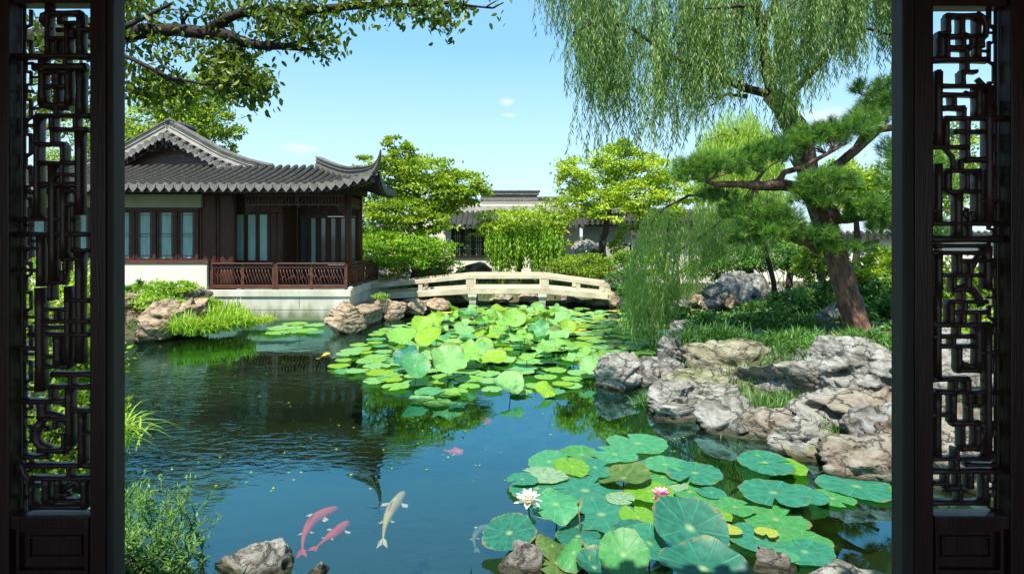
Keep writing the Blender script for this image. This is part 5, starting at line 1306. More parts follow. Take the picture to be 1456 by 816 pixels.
# ------------------------------------------------------------ weeping willow
WD = 11.8
t = empty('weeping_willow', (P(1160,470,WD+.6).x,WD+.6,.7), 'big weeping willow with dark bent trunk, its long strands curtain the upper right', 'tree')
q = MB()
tp = [(1216,500,11),(1206,440,11),(1190,380,11),(1170,320,12),(1152,260,13),(1142,215,15),(1128,180,16),(1112,152,14),(1094,134,12)]
pts = [P(a,b,WD+.6) for a,b,r in tp]; q.tube(pts, [r*.0144 for a,b,r in tp], 14, bump=.3)
fork = pts[-1]; fork2 = pts[-3]
WB = []
def wbr(lst, r0, r1, dd=None):
    pp = [P(*p) for p in lst]; P2 = []
    for i in range(len(pp)-1):
        for k in range(4): P2.append(pp[i].lerp(pp[i+1], k/4))
    P2.append(pp[-1]); n = len(P2); q.tube([p+Vector((noise.noise(p*2),noise.noise(p*2+Vector((3,3,3))),noise.noise(p*2+Vector((7,1,1)))))*.06 for p in P2], [r0+(r1-r0)*i/(n-1) for i in range(n)], 7, bump=.25); WB.extend(P2[2:]); return P2
wbr([(1094,134,12.4),(1060,128,12.2),(1030,108,12),(1000,98,11.8),(975,88,11.6),(940,70,11.4),(900,40,11.2),(850,30,11),(815,45,10.9)], .09, .02)
wbr([(1060,140,12.2),(1035,135,11.8),(1010,150,11.4)], .045, .015)
wbr([(1094,134,12.4),(1090,90,12.3),(1085,40,12.1),(1060,-40,11.9),(1000,-110,11.6),(930,-140,11.3),(860,-120,11)], .13, .03)
wbr([(1085,40,12.1),(1120,-30,12),(1160,-80,11.8),(1230,-90,11.5),(1290,-60,11.2)], .09, .03)
wbr([(1112,152,12.4),(1150,110,12.2),(1185,60,11.9),(1230,40,11.6),(1270,50,11.3)], .09, .02)
wbr([(1000,-110,11.6),(940,-80,11),(880,-50,10.6),(830,-10,10.4)], .05, .015); wbr([(1060,-40,11.9),(1050,-60,12.8),(1010,-40,13.4),(940,0,13.6)], .05, .015)
wbr([(1160,-80,11.8),(1170,-60,10.9),(1150,-20,10.4),(1120,10,10.2)], .05, .015); wbr([(1085,40,12.1),(1070,10,11.2),(1040,10,10.7),(990,10,10.5)], .06, .015)
q.build('trunk', M['bark'], t)
endx = [780,800,830,860,900,930,960,985,1010,1040,1060,1075,1090,1110,1130,1145,1160,1200,1240,1275,1320]
endy = [ 40, 60,150,185,195,215,165,190,150,150,140,150,190,200,180,150,115,110, 95, 90, 100]
def wstrands(n, lo, hi, tb, frac=1.0, dlo=10.4, dhi=13.4):
    out = []
    for i in range(n):
        px = rng.uniform(lo, hi); dd = rng.uniform(dlo, dhi); ey = np.interp(px, endx, endy) - abs(rng.normal())*34*frac + rng.uniform(-10,14)
        # groups: strands share clusters
        sy = ey - rng.uniform(60, 260)
        s = P(px, sy, dd); L_ = (ey-sy)/F*dd
        out.append((s, L_, (rng.uniform(-.12,.12), rng.uniform(-.1,.1), 0), tb))
    return out
sp = []
for c in range(185):
    px = rng.uniform(790, 1290); dd = rng.uniform(10.4,13.2); tb = np.clip(rng.normal()*.2+.45, .05, .95); ey0 = np.interp(px, endx, endy)
    drop = abs(rng.normal())*75; ln = rng.uniform(-.30,.22)
    for k in range(10):
        x2 = px+rng.normal()*6.5; ey = ey0-drop+rng.normal()*14; sy = ey-rng.uniform(60,190)
        sp.append((P(x2,sy,dd+rng.normal()*.12), (ey-sy)/F*dd, (ln+rng.uniform(-.08,.08)-.1*(x2<900), rng.uniform(-.15,.15), 0), tb+rng.normal()*.06))
for i in range(300):
    px = rng.uniform(800, 1290); dd = rng.uniform(10.4,13.4); ey = np.interp(px, endx, endy)*.8-rng.uniform(10,120); sy = ey-rng.uniform(60,160)
    sp.append((P(px,sy,dd), (ey-sy)/F*dd, (rng.uniform(-.2,.2),0,0), .45+rng.normal()*.15))
# thin lone strands at the left fringe
for (x2, y2, ey) in [(838,140,215),(850,140,205),(862,130,235),(880,150,232),(890,150,215),(905,160,225),(828,150,222),(958,120,235),(965,120,210),(1000,100,160),(800,50,90),(812,60,130),(822,80,125),(900,150,218)]:
    for k in range(4): sp.append((P(x2+rng.normal()*4,y2-40,11+rng.normal()*.2), (ey-y2+40+rng.normal()*10)/F*11, (rng.uniform(-.15,.1),0,0), .3))
V, Fc, T = strands(sp, .036, .12, tone=.5, amp=.11, spread=.45)
np_mesh('crown', V, Fc, M['leaf_willow'], t, T)
# lower willow arching over the inlet
t = empty('young_willow', (P(1100,440,14.6).x,14.6,.6), 'young willow arching low over the inlet with strands touching the water', 'tree')
q = MB()
for lst, r0 in (([(1105,450,14.6),(1100,400,14.5),(1085,340,14.3),(1060,296,14.1),(1020,276,13.9),(980,278,13.7),(945,296,13.5),(925,318,13.4)],.07),([(1060,296,14.1),(1030,310,13.9),(1000,335,13.7),(960,360,13.5),(930,390,13.3)],.04),([(1085,340,14.3),(1050,345,14.2),(1015,370,14.0)],.035)):
    pp = [P(*p) for p in lst]; q.tube(pp, [r0*(1-.8*i/(len(pp)-1)) for i in range(len(pp))], 7, bump=.2)
q.build('trunk', M['bark'], t)
sp = []
lx_ = [900,915,940,960,990,1020,1050,1080,1100,1115]; ltop = [335,318,292,284,276,274,282,292,305,320]; lend = [440,470,482,462,430,372,362,356,352,345]
for c in range(85):
    px = rng.uniform(905, 1112); dd = rng.uniform(13.0,14.4); tb = np.clip(rng.normal()*.2+.85, .05, 1)
    yt, ye = np.interp(px, lx_, ltop), np.interp(px, lx_, lend); s0 = yt+rng.uniform(0, .72)*(ye-yt)
    for k in range(7):
        x2 = px+rng.normal()*7; L_ = min(ye-s0, rng.uniform(40,110))
        sp.append((P(x2,s0+rng.normal()*6,dd), L_/F*dd, (-.25+rng.uniform(-.1,.1), rng.uniform(-.1,.1), 0), tb+rng.normal()*.06))
for c in range(17):      # dense low curtain
    px = rng.normal()*22+925; dd = 13.3
    for k in range(9): 
        y0_ = rng.uniform(380, 430); sp.append((P(px+rng.normal()*8+18,y0_,dd+rng.normal()*.2), (min(484,470+rng.normal()*12)-y0_)/F*dd*(1 if px<945 else .75), (-.3,0,0), .75+rng.normal()*.15))
V, Fc, T = strands(sp, .042, .12, amp=.06, spread=.4); np_mesh('crown', V, Fc, M['leaf_willow_mid'], t, T)
# bright willow behind
d = 20
t = empty('bright_willow', (P(1060,380,d).x,d,.7), 'sunlit pale green willow dome behind the big willow trunk', 'tree')
q = MB(); pp = [P(1062,400,d),P(1066,330,d),P(1060,250,d),P(1055,190,d)]; q.tube(pp, [.2,.17,.12,.04], 9, bump=.2)
for k in range(14): a = k*.45; limb(q, P(1060,215,d), P(1055+58*math.cos(a),178+abs(math.cos(a))*25,d+math.sin(a)*.9), .05, .012, sag=1.2)
q.build('trunk', M['bark'], t)
sp = []
for i in range(900):
    a = rng.uniform(0,6.28); rr = math.sqrt(rng.uniform(0,1)); px = 1052+62*rr*math.cos(a); y0_ = 158+50*rr**1.6+14*math.sin(a*3+1)*rr+rng.uniform(-14,26)
    sp.append((P(px,y0_,d+1.4*rr*math.sin(a)), rng.uniform(.9,2.9), (.12*math.cos(a),.12*math.sin(a),0), .5+rng.normal()*.2))
V, Fc, T = strands(sp, .07, .17, amp=.05, spread=.35); np_mesh('crown', V, Fc, M['leaf_willow_pale'], t, T)

# ------------------------------------------------------------ pine
PD = 10.9
t = empty('leaning_pine', (P(1222,480,PD).x,PD,.7), 'leaning pine with reddish fissured trunk and layered needle pads at the right', 'tree')
q = MB()
tp = [(1232,500,21),(1222,474,17),(1210,435,16),(1198,395,15),(1186,350,14),(1172,310,13),(1160,280,12),(1156,262,11)]
pp = []; rr = []
for i in range(len(tp)-1):
    for k in range(5):
        s = k/5; pp.append(P(tp[i][0]*(1-s)+tp[i+1][0]*s, tp[i][1]*(1-s)+tp[i+1][1]*s, PD)); rr.append((tp[i][2]*(1-s)+tp[i+1][2]*s)*PD/F)
# fissured bark: plated tube
def bark_tube(mb, pts, rad, n=40, amp=.12):
    V = []; 
    for i, p in enumerate(pts):
        tt = (pts[min(i+1,len(pts)-1)]-pts[max(0,i-1)]).normalized(); u = tt.cross(Vector((0,1,0))).normalized(); w = u.cross(tt)
        for k in range(n):
            a = 2*PI*k/n; ps = Vector((math.cos(a)*rad[i]*9, math.sin(a)*rad[i]*9, p.z*3.2))
            r = rad[i]*(1+amp*(abs(noise.noise(ps*1.0))*2.0-.4)+.05*noise.noise(ps*3)); V.append(p+(u*math.cos(a)+w*math.sin(a))*r)
    mb.add(V, [(i*n+k, i*n+(k+1)%n, (i+1)*n+(k+1)%n, (i+1)*n+k) for i in range(len(pts)-1) for k in range(n)]+[tuple((len(pts)-1)*n+k for k in range(n))])
fine = []; fr_ = []
for i in range(len(pp)-1):
    for k in range(3): s = k/3; fine.append(pp[i].lerp(pp[i+1], s)); fr_.append(rr[i]*(1-s)+rr[i+1]*s)
bark_tube(q, fine, fr_)
def pbr(lst, n=8):
    ps = [P(a,b,dd) for a,b,r,dd in lst]; rs = [r*dd/F for a,b,r,dd in lst]; P2=[]; R2=[]
    for i in range(len(ps)-1):
        for k in range(3): s=k/3; P2.append(ps[i].lerp(ps[i+1], s)); R2.append(rs[i]*(1-s)+rs[i+1]*s)
    q.tube(P2+[ps[-1]], R2+[rs[-1]], n, bump=.35); return P2
B = []
B += pbr([(1160,282,12,10.9),(1140,268,10,10.8),(1112,262,9,10.6),(1085,264,6.5,10.4),(1050,262,5,10.2),(1015,262,3.5,10.1),(985,250,2.5,10)])
B += pbr([(1105,264,5,10.6),(1115,245,4,10.5),(1140,238,3.5,10.4),(1165,225,3,10.3),(1195,208,2,10.2)])
B += pbr([(1072,262,3,10.4),(1085,245,2.2,10.3),(1060,238,1.6,10.2),(1040,235,1.2,10.2)])
B += pbr([(1160,270,9,10.9),(1185,240,8,10.8),(1215,215,6.5,10.7),(1250,185,5,10.6),(1280,180,4,10.5),(1320,170,3,10.4)])
B += pbr([(1215,215,5,10.7),(1235,175,3.5,10.8),(1250,140,2.5,10.9),(1265,120,1.5,11)])
B += pbr([(1176,318,9,10.9),(1195,312,7,10.7),(1215,312,5,10.5),(1245,308,4,10.3),(1275,304,3,10.2)]); B += pbr([(1195,312,5,10.7),(1185,295,3.5,10.5),(1165,290,3,10.4),(1200,286,2.5,10.3),(1235,280,1.5,10.2)])
B += pbr([(1186,352,7,10.9),(1160,348,6,10.7),(1140,345,5,10.5),(1115,335,3.5,10.3),(1085,328,2,10.2)]); B += pbr([(1186,352,5,10.9),(1215,350,3.5,10.6),(1250,342,2.5,10.4)]); B += pbr([(1150,350,3,10.6),(1160,362,2,10.5),(1175,372,1.2,10.4)])
pads = [(1010,238,52,12,10.1,150),(985,252,22,12,10.0,50),(1048,232,34,11,10.2,90),(1090,222,40,11,10.3,110),(1120,210,26,10,10.4,70),
        (1160,198,40,14,10.4,130),(1195,190,40,14,10.4,130),(1225,178,26,16,10.5,70),
        (1250,150,30,14,10.8,90),(1265,125,24,14,10.9,70),(1225,128,14,10,10.9,26),(1290,150,40,20,10.6,100),(1240,170,24,10,10.7,50),
        (1180,258,42,12,10.2,130),(1150,282,26,12,10.3,80),(1190,288,40,7,10.2,60),
        (1070,300,44,13,10.3,130),(1105,310,36,12,10.2,110),(1020,280,30,8,10.4,50),(1085,328,42,10,10.2,110),(1060,340,24,8,10.3,50),
        (1240,300,34,14,10.1,120),(1265,320,30,14,10.1,90),(1160,335,30,10,10.3,80),(1200,352,40,8,10.4,70),(1300,250,50,30,10.2,160),(1310,330,40,20,10.2,100),(1280,215,30,14,10.5,80)]
tp_, td_, tt_ = [], [], []
for (px,py,rx,ry,dd,n) in pads:
    c = P(px,py,dd); r = Vector((rx*dd/F, rx*dd/F*.6, ry*dd/F)); k = min(B, key=lambda p:(p-c).length)
    for j in range(max(3, n//14)):
        e = c+Vector((random.uniform(-.8,.8)*r.x, random.uniform(-.8,.8)*r.y, -.5*r.z)); limb(q, k, e, .012, .005, n=5, seedv=j)
    kt = random.uniform(-.15,.15)
    for j in range(int(n*1.05)):
        a = random.uniform(0,6.28); s = math.sqrt(random.random()); p = c+Vector((math.cos(a)*s*r.x, math.sin(a)*s*r.y, (1-s*s)*r.z*.9+random.uniform(-1.0,.5)*r.z))
        tp_.append(tuple(p)); td_.append((math.cos(a)*s*.9, math.sin(a)*s*.9, .8)); tt_.append(.45+kt+random.uniform(-.38,.45))
q.build('trunk', M['bark_pine'], t)
tp_ = np.array(tp_); td_ = norm(np.array(td_)); K = 60
pos = np.repeat(tp_, K, 0); dirs = np.repeat(td_, K, 0); n = len(pos)
fw = norm(dirs*.85 + rng.normal(size=(n,3))*.62); pos = pos + dirs*.05*rng.uniform(-1,1,(n,1))
V, Fc, T = leaves('needle', pos, fw, rng.normal(size=(n,3)), rng.uniform(.08,.15,n), np.clip(np.repeat(np.array(tt_), K)+rng.normal(size=n)*.1, 0, 1))
np_mesh('crown', V, Fc, M['leaf_pine'], t, T)

# ------------------------------------------------------------ lotus leaves
def blade_mesh(seed, cup, wave, k, notch=0.0, ragged=0.0, fold=0.0, segs=56, rings=9):
    r_ = random.Random(seed); ph = r_.uniform(0, 6.28); ph2 = r_.uniform(0, 6.28); V = [(0,0,0.0)]; Fc = []
    for i in range(1, rings+1):
        r = i/rings
        for j in range(segs):
            a = 2*PI*j/segs; rr = r
            if notch:
                da = abs((a - PI/2 + PI) % (2*PI) - PI); rr = r*(1-.55*max(0, 1-da/notch)**.7*r)
            edge = 1 + .035*math.sin(3*a+ph) + .02*math.sin(5*a+ph2) + ragged*.06*noise.noise(Vector((math.cos(a)*4, math.sin(a)*4, seed)))*r**4 + ragged*.035*noise.noise(Vector((math.cos(a)*14, math.sin(a)*14, seed)))*r**6
            x, y = math.cos(a)*rr*edge, math.sin(a)*rr*edge
            z = cup*(r**1.7) - .10*abs(cup)*(1-r)**2 + wave*r**2.4*math.sin(k*a+ph) + wave*.4*r**3*math.sin((2*k+1)*a+ph2)
            z += .012*math.cos(20*a)*r*(1-r)*(1 if cup else .4)
            if fold: z += fold*abs(x)*abs(x)*(1 if x > 0 else .3)
            V.append((x, y, z))
    for j in range(segs): Fc.append((0, 1+j, 1+(j+1) % segs, 1+(j+1) % segs))
    F3 = [(0, 1+j, 1+(j+1) % segs) for j in range(segs)]
    F4 = [(1+(i-1)*segs+j, 1+i*segs+j, 1+i*segs+(j+1) % segs, 1+(i-1)*segs+(j+1) % segs) for i in range(1, rings) for j in range(segs)]
    me = bpy.data.meshes.new('blade'); me.from_pydata(V, [], F3+F4); me.update()
    me.polygons.foreach_set('use_smooth', [True]*len(me.polygons)); me.materials.append(LM['fresh green']); return me
FLOAT = [blade_mesh(100+i, 0.012, .012+.008*(i % 3), 3+i % 3, notch=(.10 if i % 2 else .22), ragged=1.2) for i in range(6)]
RAISED = [blade_mesh(200+i, [.16,.24,.10,.30,-.12,.20,.13,-.20,.26,.18][i], [.12,.16,.18,.12,.16,.22,.14,.12,.20,.16][i], 2+i % 3, ragged=.8) for i in range(10)]
stalk_me = {}
def stalk(parent, frm, to, r=.007, name='stalk'):
    q = MB(); a = Vector(frm); b = Vector(to); mid = a.lerp(b, .55)+Vector((random.uniform(-.03,.03), random.uniform(-.03,.03), 0))
    q.tube([a, mid, b], [r*1.1, r, r*.9], 6); return q.build(name, M['stalk'], parent)
def set_mat(o, mat):
    o.material_slots[0].link = 'OBJECT'; o.material_slots[0].material = mat
def floating(pos, a, b, rz, col, label, group=None, tilt=(0,0), me=None):
    o = bpy.data.objects.new('lotus_leaf', me or random.choice(FLOAT)); COL.objects.link(o)
    o.location = pos; o.rotation_euler = (tilt[0], tilt[1], 0); 
    # the outline ellipse stays aligned with the view, the notch turns
    o.rotation_euler = (tilt[0], tilt[1], rz); m_ = (a+b)/2; o.scale = (math.hypot(a*math.cos(rz), b*math.sin(rz)), math.hypot(a*math.sin(rz), b*math.cos(rz)), m_)
    set_mat(o, LM[col]); prop(o, label, 'lotus leaf', group); return o
def raised(pos, r, tx, ty, rz, col, label, group=None, me=None, st=True, sc=(1,1)):
    base = Vector((pos[0]-ty*.12, pos[1]+tx*.08, -.35))
    t = empty('lotus_leaf', (base.x, base.y, 0), label, 'lotus leaf', group)
    o = bpy.data.objects.new('blade', me or random.choice(RAISED)); COL.objects.link(o); o.parent = t
    o.location = Vector(pos)-Vector(t.location); o.rotation_euler = (Matrix.Rotation(tx, 3, 'X') @ Matrix.Rotation(ty, 3, 'Y') @ Matrix.Rotation(rz, 3, 'Z')).to_euler(); o.scale = (r*sc[0], r*sc[1], r); set_mat(o, LM[col])
    stalk(t, base, Vector(pos)+Vector((0,0,-.005)), .0085)
    return t
_LM = LM; LM = NEARM_SHADED
near = [
 (907,630,74,27,'pale jade','broad jade leaf floating farthest back in the near lotus bed',.4),
 (827,646,48,25,'fresh green','fresh green floating leaf left of the middle at the back of the near bed',2),
 (874,645,54,24,'pale jade','jade leaf just in front of the farthest leaf of the near bed',1),
 (781,656,52,30,'pale jade','smooth jade leaf at the back left corner of the near bed',3),
 (846,664,44,26,'blue-green','blue-green leaf half covered between jade and yellow leaves at the back',5),
 (813,663,42,31,'yellow-green','round yellow-green leaf lying over the back left jade leaf',0.2),
 (772,675,66,19,'mottled','pale mottled leaf with brown holes at the back left of the near bed',1.2),
 (743,681,34,18,'blue-green','small leaf at the far left tip behind the white flower',2.2),
 (946,660,44,26,'pale jade','jade leaf at the back right of the near bed beside the twisted olive leaf',4),
 (920,668,46,24,'blue-green','blue-green leaf partly under the twisted olive leaf',2.9),
 (763,694,66,32,'blue-green','blue-green leaf behind the white flower',4.4),
 (832,697,86,42,'blue-green','widest blue-green floating leaf in the middle of the near bed',5.6),
 (942,678,40,22,'fresh green','fresh green leaf touching the right rim of the olive leaf',.9),
 (923,698,62,28,'yellow-green','yellow-green leaf just behind the pink bud',3.3),
 (855,731,92,44,'blue-green','large torn blue-green leaf in front of the widest one',1.7),
 (882,708,30,24,'mottled','small holed pale leaf left of the pink bud',4.1),
 (907,735,44,38,'yellow-green','cracked yellow-green leaf below left of the pink bud',.1),
 (988,672,60,32,'blue-green','blue-green leaf at the right rear edge of the near bed',2.5),
 (981,680,38,17,'yellow-green','small bright leaf lying on the right rear blue-green leaf',3.6),
 (981,699,44,25,'fresh green','veined green leaf right of the pink bud',5.1),
 (958,690,36,14,'mottled','thin speckled leaf edge between the pink bud and the right rear leaves',1.5),
 (1012,700,28,20,'blue-green','small blue-green leaf at the right edge behind the lime leaves',.7),
 (1017,721,34,24,'fresh green','olive leaf tucked under two lime leaves on the right',2.1),
 (1045,720,44,24,'fresh green','oval green leaf at the right edge pointing to open water',4.9),
 (1006,733,58,28,'yellow-green','lime leaf above the big dark raised leaf',3.9),
 (1038,752,22,18,'yellow','small pale yellow torn leaf right of the big dark raised leaf',.5),
 (1090,756,30,12,'yellow','yellow sliver of leaf behind the long blue-green leaf',2.7),
 (1078,764,72,38,'blue-green','long blue-green leaf lying left of the round green leaf at the right',1.1),
 (1103,738,80,35,'fresh green','smooth oval bright green leaf alone on the dark water right of the bed',5.2),
 (1141,768,70,29,'fresh green','green leaf with a browned rim at the lower right of the bed',3.1),
 (1144,784,78,34,'blue-green','lowest right blue-green leaf with ragged tip',.3),
 (1117,790,34,16,'pale jade','small pale leaf patch in front of the lowest right leaves',2.4),
 (1110,660,50,32,'yellow-green','yellow half of the two-toned leaf near the right shore rocks',1.9),
 (1088,657,64,32,'blue-green','blue-green half of the two-toned leaf near the right shore rocks',4.6),
 (1142,703,48,29,'blue-green','blue-green leaf behind the large one left of the small round leaf',.8),
 (1100,700,84,35,'blue-green','large blue-green leaf below the two-toned one on the right water',2.8),
 (1184,708,50,23,'fresh green','small green leaf between the two large ones on the right water',3.5),
 (1218,691,96,33,'blue-green','largest leaf at the far right beside the orange shore ledge',5.9),
 (1272,697,16,9,'fresh green','tiny green leaf tip at the far right by the window leaf',1.4),
 (792,800,48,46,'olive','olive leaf low in the water at the front left',2.0),
 (745,741,26,17,'pale jade','small pale translucent leaf scrap behind the left raised leaf',.6),
 (822,762,54,30,'deep teal','submerged looking dark leaf in the front middle',4.2),
 (868,808,64,26,'olive','olive leaf at the very bottom beneath the round cupped leaf',5.5),
 (846,780,54,28,'blue-green','blue-green leaf in the shade behind the round cupped leaf',1.0),
 (900,752,50,26,'deep teal','dark leaf between the round cupped leaf and the large torn one',3.0),
]
for i, (px, py, w_, h_, col, lab, rz) in enumerate(near):
    z = .022+.006*(i % 9)
    p = WP(px, py, z); dd = p.y; a = w_*dd/F/2; b = min(h_*dd*dd/(F*(CZ-z))/2, a*1.5)
    floating(p, a*1.14, b*1.14, rz, col, lab, None, (random.uniform(.0,.008), random.uniform(-.005,.005)), FLOAT[i % 6])
big = blade_mesh(404, .13, .055, 3, ragged=.7); big2 = blade_mesh(302, .10, .16, 2, ragged=.7); rnd = blade_mesh(303, .16, .035, 5, ragged=.8); drp = blade_mesh(314, -.28, .10, 3, ragged=.8)
def R_(px, py, z, r_px, tx, ty, rz, col, lab, me, sc=(1,1)):
    p = WP(px, py, z); raised(p, r_px*p.y/F, tx, ty, rz, col, lab, None, me, sc=sc)
R_(981,750,.24,53,R(24),R(6),2.3,'deep teal','big dark blue-green cupped leaf raised below the pink bud',big,(1.05,1))
R_(1000,808,.18,64,R(14),R(4),2.9,'deep teal','broad wavy dark leaf at the bottom edge below the big cupped one',big2,(1.0,.8))
R_(887,788,.26,36,R(34),R(-4),.8,'fresh green','round cupped bright leaf showing its pale centre at the bottom',rnd)
R_(724,757,.14,39,R(12),R(-8),1.4,'deep teal','dark teal oval leaf raised at the left front beside the white flower',blade_mesh(305,.03,.03,2,ragged=.9))
R_(790,716,.20,36,R(10),R(-6),.2,'pale jade','rippled jade leaf held above the water right of the white flower',blade_mesh(306,-.10,.15,3,ragged=.7),(1.0,1))
R_(924,772,.14,40,R(10),R(18),2.6,'blue-green','blue-green folded leaf left of the big dark cupped leaf',blade_mesh(307,-.05,.16,2,ragged=.6))
R_(887,679,.08,38,R(-4),R(-10),4.0,'olive','large olive leaf with a twisted yellow rim at the back of the near bed',blade_mesh(308,.10,.15,2,ragged=.9),(1,1))
R_(815,785,.16,26,R(20),R(-20),1.3,'fresh green','small folded green leaf on a thin stalk at the front left',drp)
R_(845,806,.12,30,R(10),R(14),3.3,'deep teal','dark green leaf at the bottom edge left of the round cupped leaf',RAISED[1])
R_(786,775,.10,24,R(15),R(24),2.3,'olive','brown-green drooping leaf in the shade behind the lichened stone',drp)

# dried stalks and flowers
def px_stalk(px0, py0, z0, px1, py1, r, lab):
    b0 = WP(px0, py0, 0); top = Vector(((px1-CX)/F*b0.y, b0.y, CZ+(HY-py1)/F*b0.y)); q = MB()
    q.tube([b0+Vector((0,0,-.2)), b0.lerp(top,.5)+Vector((.008,0,0)), top], [r*1.1,r,r*.8], 6); q.tube([top-Vector((0,0,.012)), top+Vector((0,0,.012)), top+Vector((.004,0,.03))], [r*1.4,r*2.1,r*1.2], 8)
    o = q.build('dry_stalk', M['stalk_dry']); prop(o, lab, 'stalk')
M['stalk_dry'] = surf('dry_stalk', (.22,.15,.07), (.12,.08,.03), 9, .8, .3)
px_stalk(824,765,0,822,716,.006,'brown dry stalk standing right of the rippled jade leaf')
px_stalk(832,812,0,828,775,.006,'brown dry seed stalk in front of the dark leaves at the bottom left')
M['petal_white'] = surf('white_petal', (.86,.85,.76), (.80,.78,.66), 4, .55, .1)
M['petal_pink'] = surf('pink_petal', (.80,.22,.36), (.82,.45,.55), 9, .55, .1)
M['anther'] = surf('yellow_stamens', (.75,.55,.06), (.55,.36,.03), 30, .7, .5)
def petal(q, c, ang, el, L_, w_, curl):
    dr = Vector((math.cos(ang)*math.cos(el), math.sin(ang)*math.cos(el), math.sin(el))); sd = Vector((-math.sin(ang), math.cos(ang), 0)); up = dr.cross(sd)*-1
    if up.z < 0: up = -up
    vs = []; n = 8; fs = []
    for i in range(n+1):
        u = i/n; ww = w_*math.sin(PI*min(1, u**.75*.93+.07))**.8
        for k in (-1,-.5,0,.5,1): vs.append(c + dr*L_*u + up*(curl*L_*u*u + abs(k)**2*ww*.35) + sd*k*ww*.5)
    for i in range(n):
        for k in range(4): fs.append((i*5+k, i*5+k+1, (i+1)*5+k+1, (i+1)*5+k))
    q.add(vs, fs, True)
def flower(name, lab, px, py, z, size, mat, rings, base, cat='lotus flower'):
    c = WP(px, py, z); b0 = Vector(base(c)); t = empty(name, (b0.x, b0.y, 0), lab, cat)
    q = MB()
    for (n, el, L_, w_, curl, off) in rings:
        for k in range(n): petal(q, c+Vector((0,0,.0)), off+2*PI*k/n+random.uniform(-.08,.08), el+random.uniform(-.1,.1), L_*size, w_*size, curl)
    q.build('petals', mat, t)
    q = MB(); q.tube([c+Vector((0,0,.0)), c+Vector((0,0,size*.32))], [size*.10,size*.17], 10)
    for k in range(26): a = k*.7; q.tube([c+Vector((0,0,size*.1)), c+Vector((math.cos(a)*size*.24, math.sin(a)*size*.24, size*.38))], [size*.02,size*.03], 4)
    q.build('stamens', M['anther'], t)
    stalk(t, Vector((b0.x,b0.y,-.3)), c, .008)
flower('lotus_flower','open white lotus flower on a slender stalk at the left of the near bed',751,716,.26,.140,M['petal_white'],
       [(6,R(4),.95,.42,.02,.3),(7,R(32),1.0,.46,.05,.8),(6,R(58),.95,.42,.0,.1)], lambda c: (c.x+.07, c.y-.02, 0))
flower('lotus_bud','half-open pink lotus bud rising among green leaves',940,714,.25,.135,M['petal_pink'],
       [(4,R(18),.7,.5,.1,.2),(6,R(52),1.0,.60,.0,.5),(5,R(70),1.0,.6,-.10,.9)], lambda c: (c.x, c.y, 0))
flower('lotus_bud','small pale yellow bud among the raised leaves of the far bed',620,503,.42,.10,M['anther'],
       [(5,R(74),1.1,.6,-.15,.9)], lambda c: (c.x, c.y, 0))
for (px,py) in ((747,448),(762,447)):
    flower('yellow_flower','small yellow water flower near the right bridge pier, '+('left' if px<750 else 'right')+' one of two',px,py,.25,.15,M['anther'],[(6,R(25),1,.6,.1,.2),(5,R(60),.8,.5,0,.4)],lambda c: (c.x,c.y,0),'flower')

LM = _LM
# far bed
class Mass:
    def __init__(s): s.v = []; s.f = []; s.m = []; s.mats = []
    def add(s, me, mtx, col):
        if col not in s.mats: s.mats.append(col)
        n = len(s.v); s.v += [tuple(mtx @ v.co) for v in me.vertices]
        for p in me.polygons: s.f.append(tuple(i+n for i in p.vertices)); s.m.append(s.mats.index(col))
from mathutils import Euler
MASS = Mass()
def mass_leaf(pos, a, b, rz, col, tilt=(0,0)):
    me = R5.choice(FLOAT); mt = Matrix.Translation(pos) @ Euler((tilt[0], tilt[1], rz)).to_matrix().to_4x4() @ Matrix.Diagonal((a, b, (a+b)/2, 1)); MASS.add(me, mt, col)
poly = [(470,526),(486,508),(520,482),(560,466),(600,456),(640,444),(690,437),(745,437),(800,443),(845,448),(905,478),(925,497),(905,508),(860,524),(838,540),(818,553),(770,545),(700,546),(668,552),(640,568),(610,566),(590,548),(545,543)]
def inpoly(x, y, pl):
    c = False; n = len(pl)
    for i in range(n):
        x1,y1 = pl[i]; x2,y2 = pl[(i+1)%n]
        if (y1 > y) != (y2 > y) and x < (x2-x1)*(y-y1)/(y2-y1)+x1: c = not c
    return c
core = [(560,500),(600,468),(650,448),(740,442),(800,450),(830,476),(840,510),(815,528),(700,530),(600,530),(560,520)]
pts = []; tries = 0; R5 = random.Random(5)
while len(pts) < 275 and tries < 60000:
    tries += 1; py = 335+2210/ R5.uniform(9.3, 21.8); px = R5.uniform(465, 930)
    if not inpoly(px, py, poly): continue
    w_ = WP(px, py); rmin = .37 if inpoly(px, py, core) else .385
    if all((w_.x-p[0])**2+(w_.y-p[1])**2 > rmin*rmin for p in pts): pts.append((w_.x, w_.y, px, py))
